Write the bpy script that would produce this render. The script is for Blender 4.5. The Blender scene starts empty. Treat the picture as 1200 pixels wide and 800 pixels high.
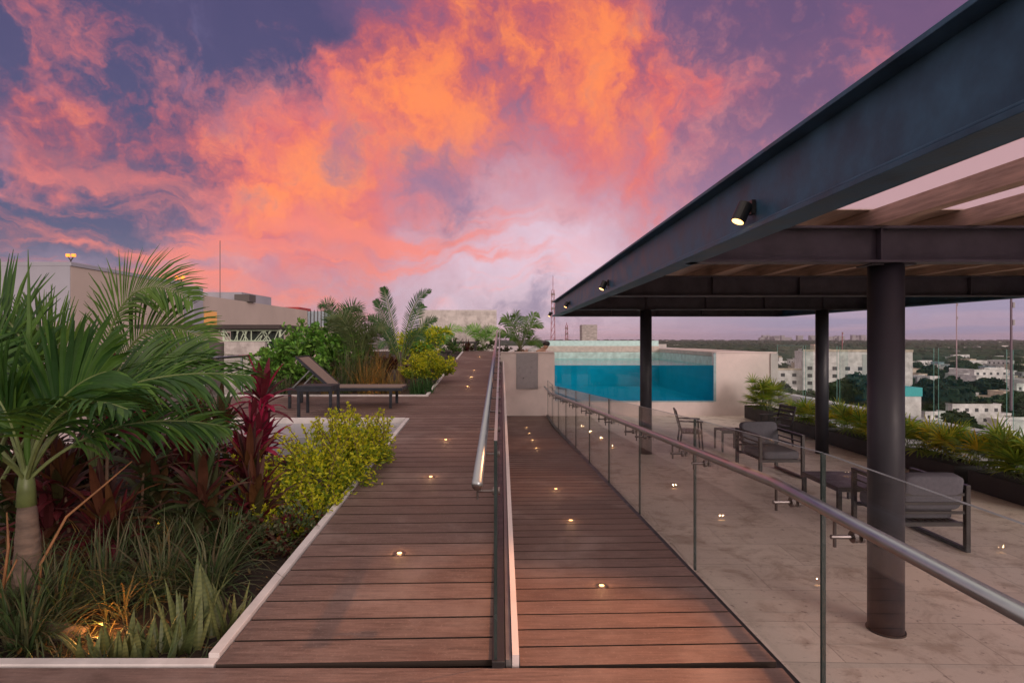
import bpy, math, random
from mathutils import Vector, Matrix, Euler
R = math.radians
PI = math.pi
F = 667.0; EYE = 2.35
scene = bpy.context.scene
col = scene.collection
random.seed(7)

# ------------------------------------------------------------------ camera
cam = bpy.data.cameras.new('camera'); camo = bpy.data.objects.new('camera', cam); col.objects.link(camo)
camo.location = (0, 0, EYE); camo.rotation_euler = (R(90), 0, 0)
cam.sensor_width = 36; cam.lens = 36 * F / 1200; cam.shift_x = 13 / 1200; cam.shift_y = -3 / 1200
cam.clip_start = .05; cam.clip_end = 20000
scene.camera = camo
scene.view_settings.view_transform = 'Standard'; scene.view_settings.look = 'None'
scene.view_settings.exposure = 0.15; scene.view_settings.gamma = 1
scene.view_settings.use_curve_mapping = False
scene.render.resolution_x = 1024; scene.render.resolution_y = 682
try:
    scene.cycles.max_bounces = 8; scene.cycles.transparent_max_bounces = 24
    scene.cycles.caustics_reflective = False; scene.cycles.caustics_refractive = False
    scene.cycles.sample_clamp_indirect = 4
except Exception: pass

def lin(r, g, b):
    f = lambda c: (c / 255 / 12.92) if c / 255 <= .04045 else ((c / 255 + .055) / 1.055) ** 2.4
    return (f(r), f(g), f(b), 1)
def P(px, py, Y): return Vector(((px - 587) * Y / F, Y, EYE - (py - 397) * Y / F))
def sdir(px, py): return Vector(((px - 587) / F, 1, (397 - py) / F)).normalized()

# ------------------------------------------------------------------ node helper
class NT:
    def __init__(s, tree): s.t = tree; s.n = tree.nodes; s.l = tree.links
    def new(s, typ, **kw):
        n = s.n.new(typ)
        for k, v in kw.items(): setattr(n, k, v)
        return n
    def put(s, sock, v):
        if isinstance(v, bpy.types.NodeSocket): s.l.new(v, sock)
        elif v is not None: sock.default_value = v
    def m(s, op, a, b=None, c=None, clamp=False):
        n = s.new('ShaderNodeMath', operation=op, use_clamp=clamp)
        s.put(n.inputs[0], a)
        if b is not None: s.put(n.inputs[1], b)
        if c is not None: s.put(n.inputs[2], c)
        return n.outputs[0]
    def vm(s, op, a, b=None, scale=None):
        n = s.new('ShaderNodeVectorMath', operation=op); s.put(n.inputs[0], a)
        if b is not None: s.put(n.inputs[1], b)
        if scale is not None: s.put(n.inputs[3], scale)
        return n.outputs['Value'] if op in ('DOT_PRODUCT', 'LENGTH', 'DISTANCE') else n.outputs[0]
    def mix(s, f, a, b, bt='MIX'):
        n = s.new('ShaderNodeMix', data_type='RGBA', blend_type=bt)
        s.put(n.inputs[0], f); s.put(n.inputs[6], a); s.put(n.inputs[7], b); return n.outputs[2]
    def sm(s, v, a, b, c=0., d=1.):
        n = s.new('ShaderNodeMapRange', interpolation_type='SMOOTHSTEP')
        s.put(n.inputs[0], v); n.inputs[1].default_value = a; n.inputs[2].default_value = b
        n.inputs[3].default_value = c; n.inputs[4].default_value = d; return n.outputs[0]
    def noise(s, vec, scale, detail=4, rough=.55, dist=0, dims='3D'):
        n = s.new('ShaderNodeTexNoise', noise_dimensions=dims); s.put(n.inputs['Vector'], vec)
        n.inputs['Scale'].default_value = scale; n.inputs['Detail'].default_value = detail
        n.inputs['Roughness'].default_value = rough; n.inputs['Distortion'].default_value = dist; return n
    def ramp(s, fac, stops):
        n = s.new('ShaderNodeValToRGB'); s.put(n.inputs[0], fac); e = n.color_ramp.elements
        e[0].position, e[0].color = stops[0][0], stops[0][1]; e[1].position, e[1].color = stops[-1][0], stops[-1][1]
        for p, c in stops[1:-1]:
            k = e.new(p); k.color = c
        return n.outputs[0]

# ------------------------------------------------------------------ world: sunset cloud sky
world = bpy.data.worlds.new('World'); scene.world = world; world.use_nodes = True
w = NT(world.node_tree); w.n.clear()
tc = w.new('ShaderNodeTexCoord'); D = w.vm('NORMALIZE', tc.outputs['Generated'])
sp = w.new('ShaderNodeSeparateXYZ'); w.put(sp.inputs[0], D); dx, dy, dz = sp.outputs
zz = w.m('ADD', w.m('ABSOLUTE', dz), .22)
cb = w.new('ShaderNodeCombineXYZ'); w.put(cb.inputs[0], w.m('DIVIDE', dx, zz)); w.put(cb.inputs[1], w.m('DIVIDE', dy, zz)); w.put(cb.inputs[2], w.m('MULTIPLY', dz, .6))
C0 = cb.outputs[0]
cc_ = sdir(610, 350)
dd_ = w.vm('SUBTRACT', D, tuple(cc_)); s2 = w.new('ShaderNodeSeparateXYZ'); w.put(s2.inputs[0], dd_)
rad = w.m('MAXIMUM', w.vm('LENGTH', dd_), .02)
cp = w.new('ShaderNodeCombineXYZ'); w.put(cp.inputs[0], w.m('DIVIDE', s2.outputs[0], rad)); w.put(cp.inputs[1], w.m('DIVIDE', s2.outputs[2], rad)); w.put(cp.inputs[2], w.m('MULTIPLY', rad, 1.3))
warp = w.vm('SUBTRACT', w.noise(D, 2.6, 4, .55).outputs['Color'], (.5, .5, .5))
warp2 = w.vm('SUBTRACT', w.noise(D, 8., 5, .6).outputs['Color'], (.5, .5, .5))
DW = w.vm('ADD', w.vm('ADD', D, w.vm('SCALE', warp, scale=.30)), w.vm('SCALE', warp2, scale=.10))
CP = w.vm('ADD', w.vm('ADD', cp.outputs[0], (14.2, 1.3, 0)), w.vm('ADD', w.vm('SCALE', warp, scale=1.5), w.vm('SCALE', warp2, scale=.7)))
SKYOFF = (12., 5., 2.)
DO = w.vm('ADD', DW, SKYOFF)
n1 = w.noise(DO, 3.4, 9, .60).outputs[0]
n2 = w.noise(CP, 2.6, 9, .62).outputs[0]        # streaks fanning out of the bright opening
n2 = w.m('ADD', .5, w.m('MULTIPLY', w.m('SUBTRACT', n2, .5), w.sm(rad, .06, .40)))
n3 = w.noise(DO, 10., 8, .62).outputs[0]
hs_ = w.new('ShaderNodeMapping'); w.put(hs_.inputs[0], DW); hs_.inputs['Scale'].default_value = (1.6, 1.6, 9)
n4 = w.noise(hs_.outputs[0], 2.2, 8, .6).outputs[0]
nw = w.vm('ADD', D, w.vm('ADD', w.vm('SCALE', warp2, scale=.16), w.vm('SCALE', warp, scale=.14)))
def blob(px, py, r, s=1., soft=.0):
    d = w.vm('DISTANCE', nw, tuple(sdir(px, py)))
    return w.sm(d, soft * r, r, s, 0.)
def blobs(lst):
    o = None
    for b in lst:
        v = blob(*b); o = v if o is None else w.m('ADD', o, v)
    return o
base = w.ramp(dz, [(0, lin(170, 140, 160)), (.035, lin(160, 143, 170)), (.10, lin(180, 140, 160)), (.22, lin(150, 106, 134)), (.36, lin(128, 86, 116)), (.55, lin(104, 74, 112)), (1, lin(120, 110, 150))])
# pale opening low in the middle
base = w.mix(blobs([(600, 300, .30, .8), (690, 310, .25, .55), (520, 350, .2, .4)]), base, lin(216, 188, 204))
# blue-violet quarter top left, bluish left band
dk = w.m('MULTIPLY', blobs([(20, 10, .55, 1.), (210, 20, .30, .8), (90, 225, .25, .95), (10, 200, .28, .7), (350, 50, .2, .4), (980, 30, .35, .35), (200, 120, .16, .4)]), w.sm(n1, .3, .66, 1.5, .55), clamp=True)
base = w.mix(dk, base, lin(70, 60, 98))
# pink clouds
pk = w.m('ADD', blobs([(700, 190, .36, .80), (290, 290, .30, .5), (90, 150, .30, .28), (560, 320, .26, .4), (860, 130, .3, .35), (420, 260, .3, .55), (300, 340, .25, .35), (620, 230, .2, .4), (420, 190, .24, .95), (360, 120, .16, .4), (180, 90, .3, .12)]), w.m('ADD', w.m('MULTIPLY', w.m('SUBTRACT', n2, .5), 2.2), w.m('MULTIPLY', w.m('SUBTRACT', n3, .5), .8)))
opening = w.m('SUBTRACT', 1, blobs([(590, 290, .28, .72), (690, 320, .24, .45), (490, 320, .16, .35)]), clamp=True)
pk = w.m('MULTIPLY', w.sm(pk, .2, 1.15), opening)
base = w.mix(w.m('MULTIPLY', pk, w.sm(dy, -.2, .3, .25, .88)), base, w.mix(w.sm(n3, .35, .65), lin(196, 98, 108), lin(234, 140, 130)))
# orange clouds: a broad arch
og = w.m('ADD', blobs([(520, 90, .24, .85), (620, 30, .24, .65), (720, 60, .22, .7), (800, 110, .18, .5), (420, 130, .22, .8), (450, 210, .14, .45), (330, 180, .20, .75), (260, 215, .18, .65), (380, 250, .16, .55), (440, 290, .12, .45), (560, 150, .16, .4), (690, 170, .2, .4), (760, 220, .14, .35), (120, 165, .13, .4), (60, 160, .12, .35), (400, 340, .16, .35), (280, 320, .14, .3), (520, 330, .1, .3)]), w.m('ADD', w.m('MULTIPLY', w.m('SUBTRACT', n1, .5), 1.9), w.m('ADD', w.m('MULTIPLY', w.m('SUBTRACT', n2, .5), 2.5), w.m('MULTIPLY', w.m('SUBTRACT', n3, .5), 1.5))))
ogm = w.m('MULTIPLY', w.sm(og, .15, 1.5), opening)
ogc = w.mix(w.sm(og, .65, 1.6), lin(226, 86, 64), lin(255, 134, 54))
base = w.mix(w.m('MULTIPLY', ogm, .92), base, ogc)
# flat pale and salmon bands close to the horizon
lowm = w.m('MULTIPLY', w.sm(dz, .02, .17, 1, 0), w.sm(dy, 0, .4))
base = w.mix(w.m('MULTIPLY', lowm, w.sm(n4, .38, .62, 0, .55)), base, lin(168, 142, 162))
base = w.mix(w.m('MULTIPLY', w.m('MULTIPLY', w.sm(dz, .04, .10), w.sm(dz, .30, .16)), w.m('MULTIPLY', w.sm(n4, .58, .36), w.sm(dx, .25, -.1, 0, .85))), base, lin(236, 118, 96))
# grey-blue puffs
gb = w.m('ADD', blobs([(425, 165, .07, .5), (500, 205, .10, .7), (545, 235, .07, .6), (330, 205, .09, .6), (590, 165, .10, .5), (570, 340, .07, .3), (620, 355, .10, .6), (470, 250, .09, .4)]), w.m('MULTIPLY', w.m('SUBTRACT', n3, .5), 3.0))
base = w.mix(w.m('MULTIPLY', w.sm(gb, .2, 1.1), .7), base, lin(112, 100, 138))
base = w.mix(w.sm(n3, .35, .7, 0, .16), base, lin(90, 72, 110))
# thin horizon band streaks (both sides)
hz = w.m('MULTIPLY', w.sm(dz, .0, .05, 1, 0), .55)
hm = w.new('ShaderNodeMapping'); w.put(hm.inputs[0], D); hm.inputs['Scale'].default_value = (3, 3, 60)
hn = w.noise(hm.outputs[0], 1.2, 5, .6).outputs[0]
base = w.mix(w.m('MULTIPLY', hz, w.sm(hn, .4, .6)), base, lin(214, 165, 172))
base = w.mix(w.m('MULTIPLY', w.sm(dz, .015, .14, 1, 0), w.m('MULTIPLY', w.sm(dx, .15, .5), w.sm(hn, .35, .6))), base, lin(140, 130, 160))
# unseen sky behind the camera and overhead, brightened as fill light for the scene
back = w.m('MAXIMUM', w.sm(dy, .35, -.5), w.sm(dz, .62, .95))
BACK = (.98, .79, .67, 1)
base = w.mix(w.m('MULTIPLY', back, .9), base, BACK)
base = w.mix(w.sm(dz, -.02, -.1), base, (.10, .09, .10, 1))
bg = w.new('ShaderNodeBackground'); w.put(bg.inputs[0], base); bg.inputs[1].default_value = 1.0
sky = w.new('ShaderNodeTexSky', sky_type='NISHITA'); sky.sun_disc = False; sky.sun_elevation = R(15); sky.sun_rotation = R(150)
bg2 = w.new('ShaderNodeBackground'); w.put(bg2.inputs[0], sky.outputs[0]); bg2.inputs[1].default_value = .012
ad = w.new('ShaderNodeAddShader'); w.put(ad.inputs[0], bg.outputs[0]); w.put(ad.inputs[1], bg2.outputs[0])
wo = w.new('ShaderNodeOutputWorld'); w.put(wo.inputs[0], ad.outputs[0])
world.cycles.sampling_method = 'MANUAL'; world.cycles.sample_map_resolution = 512

sun = bpy.data.lights.new('sun', 'SUN'); sun.energy = .5; sun.angle = R(25); sun.color = (1, .80, .74)
sun.energy = 1.5
suno = bpy.data.objects.new('sun', sun); col.objects.link(suno)
sv = Vector((math.sin(R(150)) , math.cos(R(150)), math.tan(R(15)))).normalized()
suno.rotation_euler = sv.to_track_quat('Z', 'Y').to_euler()

# ------------------------------------------------------------------ materials
MATS = {}
def pmat(name, color, rough=.6, metal=0, var=.12, scale=8, bump=0, bscale=40, stretch=None, spec=.5, island=0, color2=None, emit=None, estr=0, coat=0):
    if name in MATS: return MATS[name]
    m = bpy.data.materials.new(name); m.use_nodes = True; t = NT(m.node_tree); b = t.n['Principled BSDF']
    c = t.new('ShaderNodeTexCoord'); v = c.outputs['Object']
    if stretch:
        mp = t.new('ShaderNodeMapping'); t.put(mp.inputs[0], v); mp.inputs['Scale'].default_value = stretch; v = mp.outputs[0]
    n = t.noise(v, scale, 6, .6)
    c2 = color2 or tuple(x * (1 - var * 2) for x in color[:3])
    c1 = tuple(min(1, x * (1 + var)) for x in color[:3])
    cc = t.ramp(n.outputs[0], [(.3, (*c2[:3], 1)), (.68, (*c1, 1))])
    if island:
        g = t.new('ShaderNodeNewGeometry')
        cc = t.mix(1, cc, t.ramp(g.outputs['Random Per Island'], [(0, (1 - island,) * 3 + (1,)), (1, (1, 1, 1, 1))]), 'MULTIPLY')
    t.put(b.inputs['Base Color'], cc); b.inputs['Metallic'].default_value = metal
    t.put(b.inputs['Roughness'], t.sm(n.outputs[0], .3, .7, max(.02, rough - .08), min(1, rough + .08)))
    b.inputs['Specular IOR Level'].default_value = spec
    if coat: b.inputs['Coat Weight'].default_value = coat
    if emit: b.inputs['Emission Color'].default_value = emit; b.inputs['Emission Strength'].default_value = estr
    if bump:
        bn = t.noise(v, bscale, 5, .6); bp = t.new('ShaderNodeBump'); bp.inputs['Strength'].default_value = bump; bp.inputs['Distance'].default_value = .01
        t.put(bp.inputs['Height'], bn.outputs[0]); t.put(b.inputs['Normal'], bp.outputs[0])
    MATS[name] = m; return m

def leafmat(name, stops, trans=.3, rough=.5, band=None):
    """stops: colours picked per leaf (random per island)"""
    if name in MATS: return MATS[name]
    m = bpy.data.materials.new(name); m.use_nodes = True; t = NT(m.node_tree); b = t.n['Principled BSDF']; out = t.n['Material Output']
    g = t.new('ShaderNodeNewGeometry'); c = t.new('ShaderNodeTexCoord')
    n = len(stops)
    cc = t.ramp(g.outputs['Random Per Island'], [(i / max(1, n - 1), (*s, 1)) for i, s in enumerate(stops)])
    nz = t.noise(c.outputs['Object'], 9, 4, .6)
    cc = t.mix(t.sm(nz.outputs[0], .35, .7, 0, .5), cc, t.mix(1, cc, (.55, .55, .45, 1), 'MULTIPLY'))
    if band:
        wv = t.new('ShaderNodeTexWave', bands_direction='Z'); t.put(wv.inputs[0], c.outputs['Object']); wv.inputs['Scale'].default_value = band
        wv.inputs['Distortion'].default_value = 3; wv.inputs['Detail'].default_value = 3
        cc = t.mix(t.sm(wv.outputs[0], .3, .8, 0, .32), cc, (.035, .06, .03, 1))
    t.put(b.inputs['Base Color'], cc); b.inputs['Roughness'].default_value = max(.45, rough); b.inputs['Specular IOR Level'].default_value = .3
    tr = t.new('ShaderNodeBsdfTranslucent'); t.put(tr.inputs[0], cc)
    mx = t.new('ShaderNodeMixShader'); mx.inputs[0].default_value = trans
    t.put(mx.inputs[1], b.outputs[0]); t.put(mx.inputs[2], tr.outputs[0]); t.put(out.inputs[0], mx.outputs[0])
    MATS[name] = m; return m

def glassmat(name, tint, f0=.045, rough=.0, k=1., bump=0, bs=8):
    if name in MATS: return MATS[name]
    m = bpy.data.materials.new(name); m.use_nodes = True; t = NT(m.node_tree); t.n.remove(t.n['Principled BSDF']); out = t.n['Material Output']
    g = t.new('ShaderNodeNewGeometry')
    nrm = g.outputs['Normal']
    gl = t.new('ShaderNodeBsdfGlossy'); gl.inputs['Roughness'].default_value = rough; gl.inputs[0].default_value = (1, 1, 1, 1)
    if bump:
        tcn = t.new('ShaderNodeTexCoord'); bn = t.noise(tcn.outputs['Object'], bs, 3, .5); bp = t.new('ShaderNodeBump'); bp.inputs['Strength'].default_value = bump; bp.inputs['Distance'].default_value = .05
        t.put(bp.inputs['Height'], bn.outputs[0]); nrm = bp.outputs[0]; t.put(gl.inputs['Normal'], nrm)
    cs = t.m('ABSOLUTE', t.vm('DOT_PRODUCT', nrm, g.outputs['Incoming']))
    f = t.m('MULTIPLY_ADD', t.m('POWER', t.m('SUBTRACT', 1, cs, clamp=True), 5), (1 - f0) * k, f0 * k, clamp=True)
    tr = t.new('ShaderNodeBsdfTransparent'); tr.inputs[0].default_value = (*tint, 1)
    mx = t.new('ShaderNodeMixShader'); t.put(mx.inputs[0], f); t.put(mx.inputs[1], tr.outputs[0]); t.put(mx.inputs[2], gl.outputs[0]); t.put(out.inputs[0], mx.outputs[0])
    MATS[name] = m; return m

def emat(name, c, s):
    if name in MATS: return MATS[name]
    m = bpy.data.materials.new(name); m.use_nodes = True; t = NT(m.node_tree); b = t.n['Principled BSDF']
    b.inputs['Base Color'].default_value = (*c, 1); b.inputs['Emission Color'].default_value = (*c, 1); b.inputs['Emission Strength'].default_value = s
    MATS[name] = m; return m

deck_m = pmat('deck_boards', (.205, .134, .118), .60, var=.22, scale=5, bump=.5, bscale=34, stretch=(.9, 12, 12), island=.24, spec=.2)
def wear(m):
    t = NT(m.node_tree); b = t.n['Principled BSDF']; c = t.new('ShaderNodeTexCoord'); src = b.inputs['Base Color'].links[0].from_socket
    a = t.noise(c.outputs['Object'], 1.1, 7, .65); f = t.noise(c.outputs['Object'], 60, 3, .7)
    cc = t.mix(t.sm(a.outputs[0], .48, .68, 0, .55), src, (.30, .225, .205, 1)); cc = t.mix(t.sm(a.outputs[0], .45, .3, 0, .45), cc, (.12, .06, .05, 1))
    cc = t.mix(t.sm(f.outputs[0], .55, .75, 0, .5), cc, (.34, .24, .21, 1)); t.put(b.inputs['Base Color'], cc)
wear(deck_m)
gap_shade_m = pmat('deck_gap_shade', (.004, .003, .003), 1, spec=0)  # near-black: the shade below the boards is put into the colour
steel_m = pmat('brushed_steel', (.38, .41, .44), .36, 1, var=.04)
dsteel_m = pmat('dark_steel', (.16, .14, .14), .35, .9, var=.05)
black_m = pmat('black_paint', (.018, .018, .02), .45, var=.1)
beam_m = pmat('beam_paint_sky_tint', (.050, .120, .200), .5, 0, spec=.2, var=.22, scale=4, bump=.12, bscale=60)  # blue of the reflected sky is mixed into the paint colour
cross_m = pmat('cross_beam_paint', (.085, .085, .115), .5, 0, var=.2, scale=4, bump=.1, bscale=60)
colm_m = pmat('column_paint', (.026, .028, .040), .5, var=.1, scale=4)
wood_m = pmat('rafter_timber', (.50, .38, .31), .55, var=.2, scale=4, stretch=(10, .8, 10), bump=.15)
stucco_m = pmat('white_stucco', (.74, .63, .62), .85, var=.05, scale=2.5, bump=.15, bscale=120)
stucco2_m = pmat('weathered_stucco', (.50, .47, .47), .85, var=.14, scale=1.2, bump=.15, bscale=100)
curb_m = pmat('curb_stone', (.62, .58, .58), .7, var=.08, scale=6, bump=.1)
slab_m = pmat('grey_slab', (.36, .37, .40), .35, var=.06, scale=3)
soil_m = pmat('soil', (.035, .022, .016), .95, var=.4, scale=20, bump=1, bscale=50)
conc_m = pmat('board_concrete', (.34, .31, .30), .85, var=.25, scale=5, bump=.3, bscale=40, stretch=(1, 1, 3))
coping_m = pmat('coping_stone', (.50, .42, .38), .7, var=.12, scale=8)
glass_m = glassmat('clear_glass', (.955, .97, .965), .032, k=.8)
gedge_m = pmat('glass_edge', (.03, .045, .045), .2)
gedge2_m = pmat('green_glass_edge', (.10, .26, .24), .2)
gtint_m = glassmat('green_tint_glass', (.90, .95, .94), .03, k=.6)
frost_m = pmat('frosted_glass', (.42, .62, .62), .3, var=.05)
lens_m = emat('warm_lens', (1, .52, .18), 4)
panel_m = pmat('steel_panel', (.33, .31, .34), .35, .6, var=.06)

# ------------------------------------------------------------------ mesh builder
class MB:
    def __init__(s): s.v = []; s.f = []; s.mi = []
    def face(s, pts, mi=0):
        n = len(s.v); s.v += [tuple(p) for p in pts]; s.f.append(tuple(range(n, n + len(pts)))); s.mi.append(mi)
    def hexa(s, p, mi=0):   # 8 points: bottom 4 ccw, top 4
        n = len(s.v); s.v += [tuple(q) for q in p]
        for f in ((3, 2, 1, 0), (4, 5, 6, 7), (0, 1, 5, 4), (1, 2, 6, 5), (2, 3, 7, 6), (3, 0, 4, 7)):
            s.f.append(tuple(n + i for i in f)); s.mi.append(mi)
        return s
    def box(s, x0, x1, y0, y1, z0, z1, mi=0, M=None):
        p = [(x0, y0, z0), (x1, y0, z0), (x1, y1, z0), (x0, y1, z0), (x0, y0, z1), (x1, y0, z1), (x1, y1, z1), (x0, y1, z1)]
        if M is not None: p = [M @ Vector(q) for q in p]
        return s.hexa(p, mi)
    def slope(s, x0, x1, y0, y1, zf, t0, t1, mi=0, skew=0):
        """box whose bottom/top follow zf(y)+t0 / zf(y)+t1"""
        q = lambda x, y: y + skew * x
        p = [(x, q(x, y), zf(y) + t) for t in (t0, t1) for x, y in ((x0, y0), (x1, y0), (x1, y1), (x0, y1))]
        return s.hexa(p, mi)
    def bar(s, a, b, w, h=None, mi=0, up=Vector((0, 0, 1))):
        a = Vector(a); b = Vector(b); h = h or w; d = (b - a).normalized()
        if abs(d.dot(up)) > .98: up = Vector((0, 1, 0))
        x = d.cross(up).normalized() * w / 2; z = x.cross(d).normalized() * h / 2
        return s.hexa([a - x - z, a + x - z, a + x + z, a - x + z, b - x - z, b + x - z, b + x + z, b - x + z], mi)
    def tube(s, pts, r, n=10, mi=0, cap=True):
        pts = [Vector(p) for p in pts]; rr = r if isinstance(r, (list, tuple)) else [r] * len(pts)
        base = len(s.v); prev = None
        for i, p in enumerate(pts):
            d = (pts[min(i + 1, len(pts) - 1)] - pts[max(i - 1, 0)]).normalized()
            if prev is None: u = d.orthogonal().normalized()
            else: u = (prev - d * prev.dot(d)).normalized()
            prev = u; v = d.cross(u)
            for k in range(n):
                a = 2 * PI * k / n; s.v.append(tuple(p + (u * math.cos(a) + v * math.sin(a)) * rr[i]))
        for i in range(len(pts) - 1):
            for k in range(n):
                a = base + i * n + k; b = base + i * n + (k + 1) % n
                s.f.append((a, b, b + n, a + n)); s.mi.append(mi)
        if cap:
            s.f.append(tuple(base + k for k in range(n))[::-1]); s.mi.append(mi)
            e = base + (len(pts) - 1) * n; s.f.append(tuple(e + k for k in range(n))); s.mi.append(mi)
        return s
    def rbox(s, x0, x1, y0, y1, z0, z1, r, mi=0, n=5, M=None):
        """soft box: superellipse-like cushion"""
        cx, cy, cz = (x0 + x1) / 2, (y0 + y1) / 2, (z0 + z1) / 2; hx, hy, hz = (x1 - x0) / 2, (y1 - y0) / 2, (z1 - z0) / 2
        N, K = 20, 10; base = len(s.v); e = .28
        sg = lambda c: math.copysign(abs(c) ** e, c)
        for i in range(K + 1):
            ph = -PI / 2 + PI * i / K
            for j in range(N):
                th = 2 * PI * j / N
                q = Vector((cx + hx * sg(math.cos(ph)) * sg(math.cos(th)), cy + hy * sg(math.cos(ph)) * sg(math.sin(th)), cz + hz * sg(math.sin(ph))))
                s.v.append(tuple(M @ q if M is not None else q))
        for i in range(K):
            for j in range(N):
                a = base + i * N + j; b = base + i * N + (j + 1) % N
                s.f.append((a, b, b + N, a + N)); s.mi.append(mi)
        return s
    def build(s, name, mats, parent=None, smooth=False, bevel=0, loc=None):
        me = bpy.data.meshes.new(name); me.from_pydata(s.v, [], s.f)
        if not isinstance(mats, (list, tuple)): mats = [mats]
        for m in mats: me.materials.append(m)
        me.polygons.foreach_set('material_index', s.mi)
        if smooth: me.polygons.foreach_set('use_smooth', [True] * len(s.f))
        me.update(); o = bpy.data.objects.new(name, me); col.objects.link(o)
        if parent: o.parent = parent
        if loc: o.location = loc
        if bevel:
            b = o.modifiers.new('bevel', 'BEVEL'); b.width = bevel; b.segments = 2; b.limit_method = 'ANGLE'
        return o
def tag(o, label=None, cat=None, group=None, kind=None):
    if label: o['label'] = label
    if cat: o['category'] = cat
    if group: o['group'] = group
    if kind: o['kind'] = kind
    return o
def struct(o, label=None, cat=None): return tag(o, label, cat, None, 'structure')
def empty(name, loc=(0, 0, 0), rz=0, label=None, cat=None, group=None):
    o = bpy.data.objects.new(name, None); o.empty_display_size = .1; col.objects.link(o); o.location = loc; o.rotation_euler = (0, 0, rz)
    return tag(o, label, cat, group)
def copy_tree(o, loc=None, rz=None, label=None, sc=None, parent=None, top=True):
    c = o.copy(); col.objects.link(c); c.parent = parent
    if loc is not None: c.location = loc
    if rz is not None: c.rotation_euler = (0, 0, rz)
    if sc is not None: c.scale = (sc, sc, sc) if not isinstance(sc, tuple) else sc
    if label: c['label'] = label
    for ch in list(o.children): copy_tree(ch, parent=c, top=False)
    return c

# ------------------------------------------------------------------ levels
def zL(y):   # left ramp, going up
    return .75 + .06 * (min(max(y, 2.75), 21.4) - 2.75)
def zR(y):   # right ramp, going down to terrace
    return max(.75 - .06 * (min(max(y, 2.75), 15.25) - 2.75), 0)
SK = .03

# decks as real boards
def boards(name, x0, x1, y0, y1, zf, pitch=.2, label=None, cuts=None, xr=None, sk=SK):
    b = MB(); y = y0; i = 0
    while y < y1 - .02:
        ye = min(y + pitch, y1); a0, a1 = (xr(y) if xr else (x0, x1))
        segs = [(a0, a1)]
        if a1 - a0 > 3:
            c = a0 + (1.1 if i % 2 else 2.2) + random.random() * .2; segs = [(a0, c), (c + .004, a1)]
        for s0, s1 in segs: b.slope(s0, s1, y, ye - .015, zf, -.03, 0, 0, sk)
        y += pitch; i += 1
    b.mi = [0 if k % 6 == 1 else 1 for k in range(len(b.f))]  # all but the top faces painted dark, so the gaps read as shade
    o = b.build(name, [deck_m, pmat('board_edge_shade', (.030, .018, .014), .9)]); struct(o, label, 'deck'); return o
def xrL(y): return (-5.4, -.045) if 8.82 < y < 10.9 else ((-3.2, -.045) if 16.6 < y < 18.3 else (-1.40, -.045))
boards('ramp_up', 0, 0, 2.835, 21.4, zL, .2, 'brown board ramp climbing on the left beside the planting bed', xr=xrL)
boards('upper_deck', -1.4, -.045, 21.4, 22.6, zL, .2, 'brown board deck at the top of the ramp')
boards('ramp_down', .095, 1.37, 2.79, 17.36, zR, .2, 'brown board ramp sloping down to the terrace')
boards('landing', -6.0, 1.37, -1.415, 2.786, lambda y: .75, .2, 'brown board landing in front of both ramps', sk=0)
v = MB()
v.slope(-1.40, -.045, 2.7, 22.6, zL, -.5, -.032); v.slope(-5.4, -1.40, 8.75, 10.95, zL, -.4, -.032); v.slope(-3.2, -1.4, 16.6, 18.4, zL, -.4, -.032)
v.slope(.095, 1.37, 2.7, 15.25, zR, -.3, -.032); v.box(.095, 1.37, 15.25, 17.4, -.3, -.032)
v.box(-6, 1.37, -1.5, 2.7, 0, .75 - .032)
struct(v.build('deck_substructure', gap_shade_m), 'near-black fill painted as the shade under the deck boards', 'deck')

# terrace floor: travertine slabs
def floor_mat():
    m = bpy.data.materials.new('travertine'); m.use_nodes = True; t = NT(m.node_tree); b = t.n['Principled BSDF']
    c = t.new('ShaderNodeTexCoord'); mp = t.new('ShaderNodeMapping'); t.put(mp.inputs[0], c.outputs['Object']); mp.inputs['Rotation'].default_value = (0, 0, R(1.5))
    br = t.new('ShaderNodeTexBrick'); t.put(br.inputs[0], mp.outputs[0]); br.inputs['Scale'].default_value = 1
    br.inputs['Brick Width'].default_value = 1.2; br.inputs['Row Height'].default_value = .6; br.inputs['Mortar Size'].default_value = .004; br.offset = .5
    br.inputs['Color1'].default_value = (.68, .59, .51, 1); br.inputs['Color2'].default_value = (.78, .68, .59, 1); br.inputs['Mortar'].default_value = (.40, .34, .29, 1)
    n = t.noise(c.outputs['Object'], 2.2, 9, .7, .6); n2 = t.noise(c.outputs['Object'], 14, 6, .7)
    cc = t.mix(t.sm(n.outputs[0], .47, .66, 0, .75), br.outputs[0], (.40, .31, .25, 1))
    cc = t.mix(t.sm(n2.outputs[0], .57, .68, 0, .75), cc, (.18, .13, .115, 1))
    cc = t.mix(t.sm(n2.outputs[0], .42, .28, 0, .3), cc, (.76, .66, .58, 1))
    t.put(b.inputs['Base Color'], cc); t.put(b.inputs['Roughness'], t.sm(n.outputs[0], .3, .7, .38, .6))
    bp = t.new('ShaderNodeBump'); bp.inputs['Strength'].default_value = .25; bp.inputs['Distance'].default_value = .004
    t.put(bp.inputs['Height'], t.m('SUBTRACT', n2.outputs[0], br.outputs['Fac'])); t.put(b.inputs['Normal'], bp.outputs[0]); return m
struct(MB().box(1.37, 8.45, -3, 17.42, -.3, 0).build('terrace_floor', floor_mat()), 'stained beige travertine terrace floor', 'floor')

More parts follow.
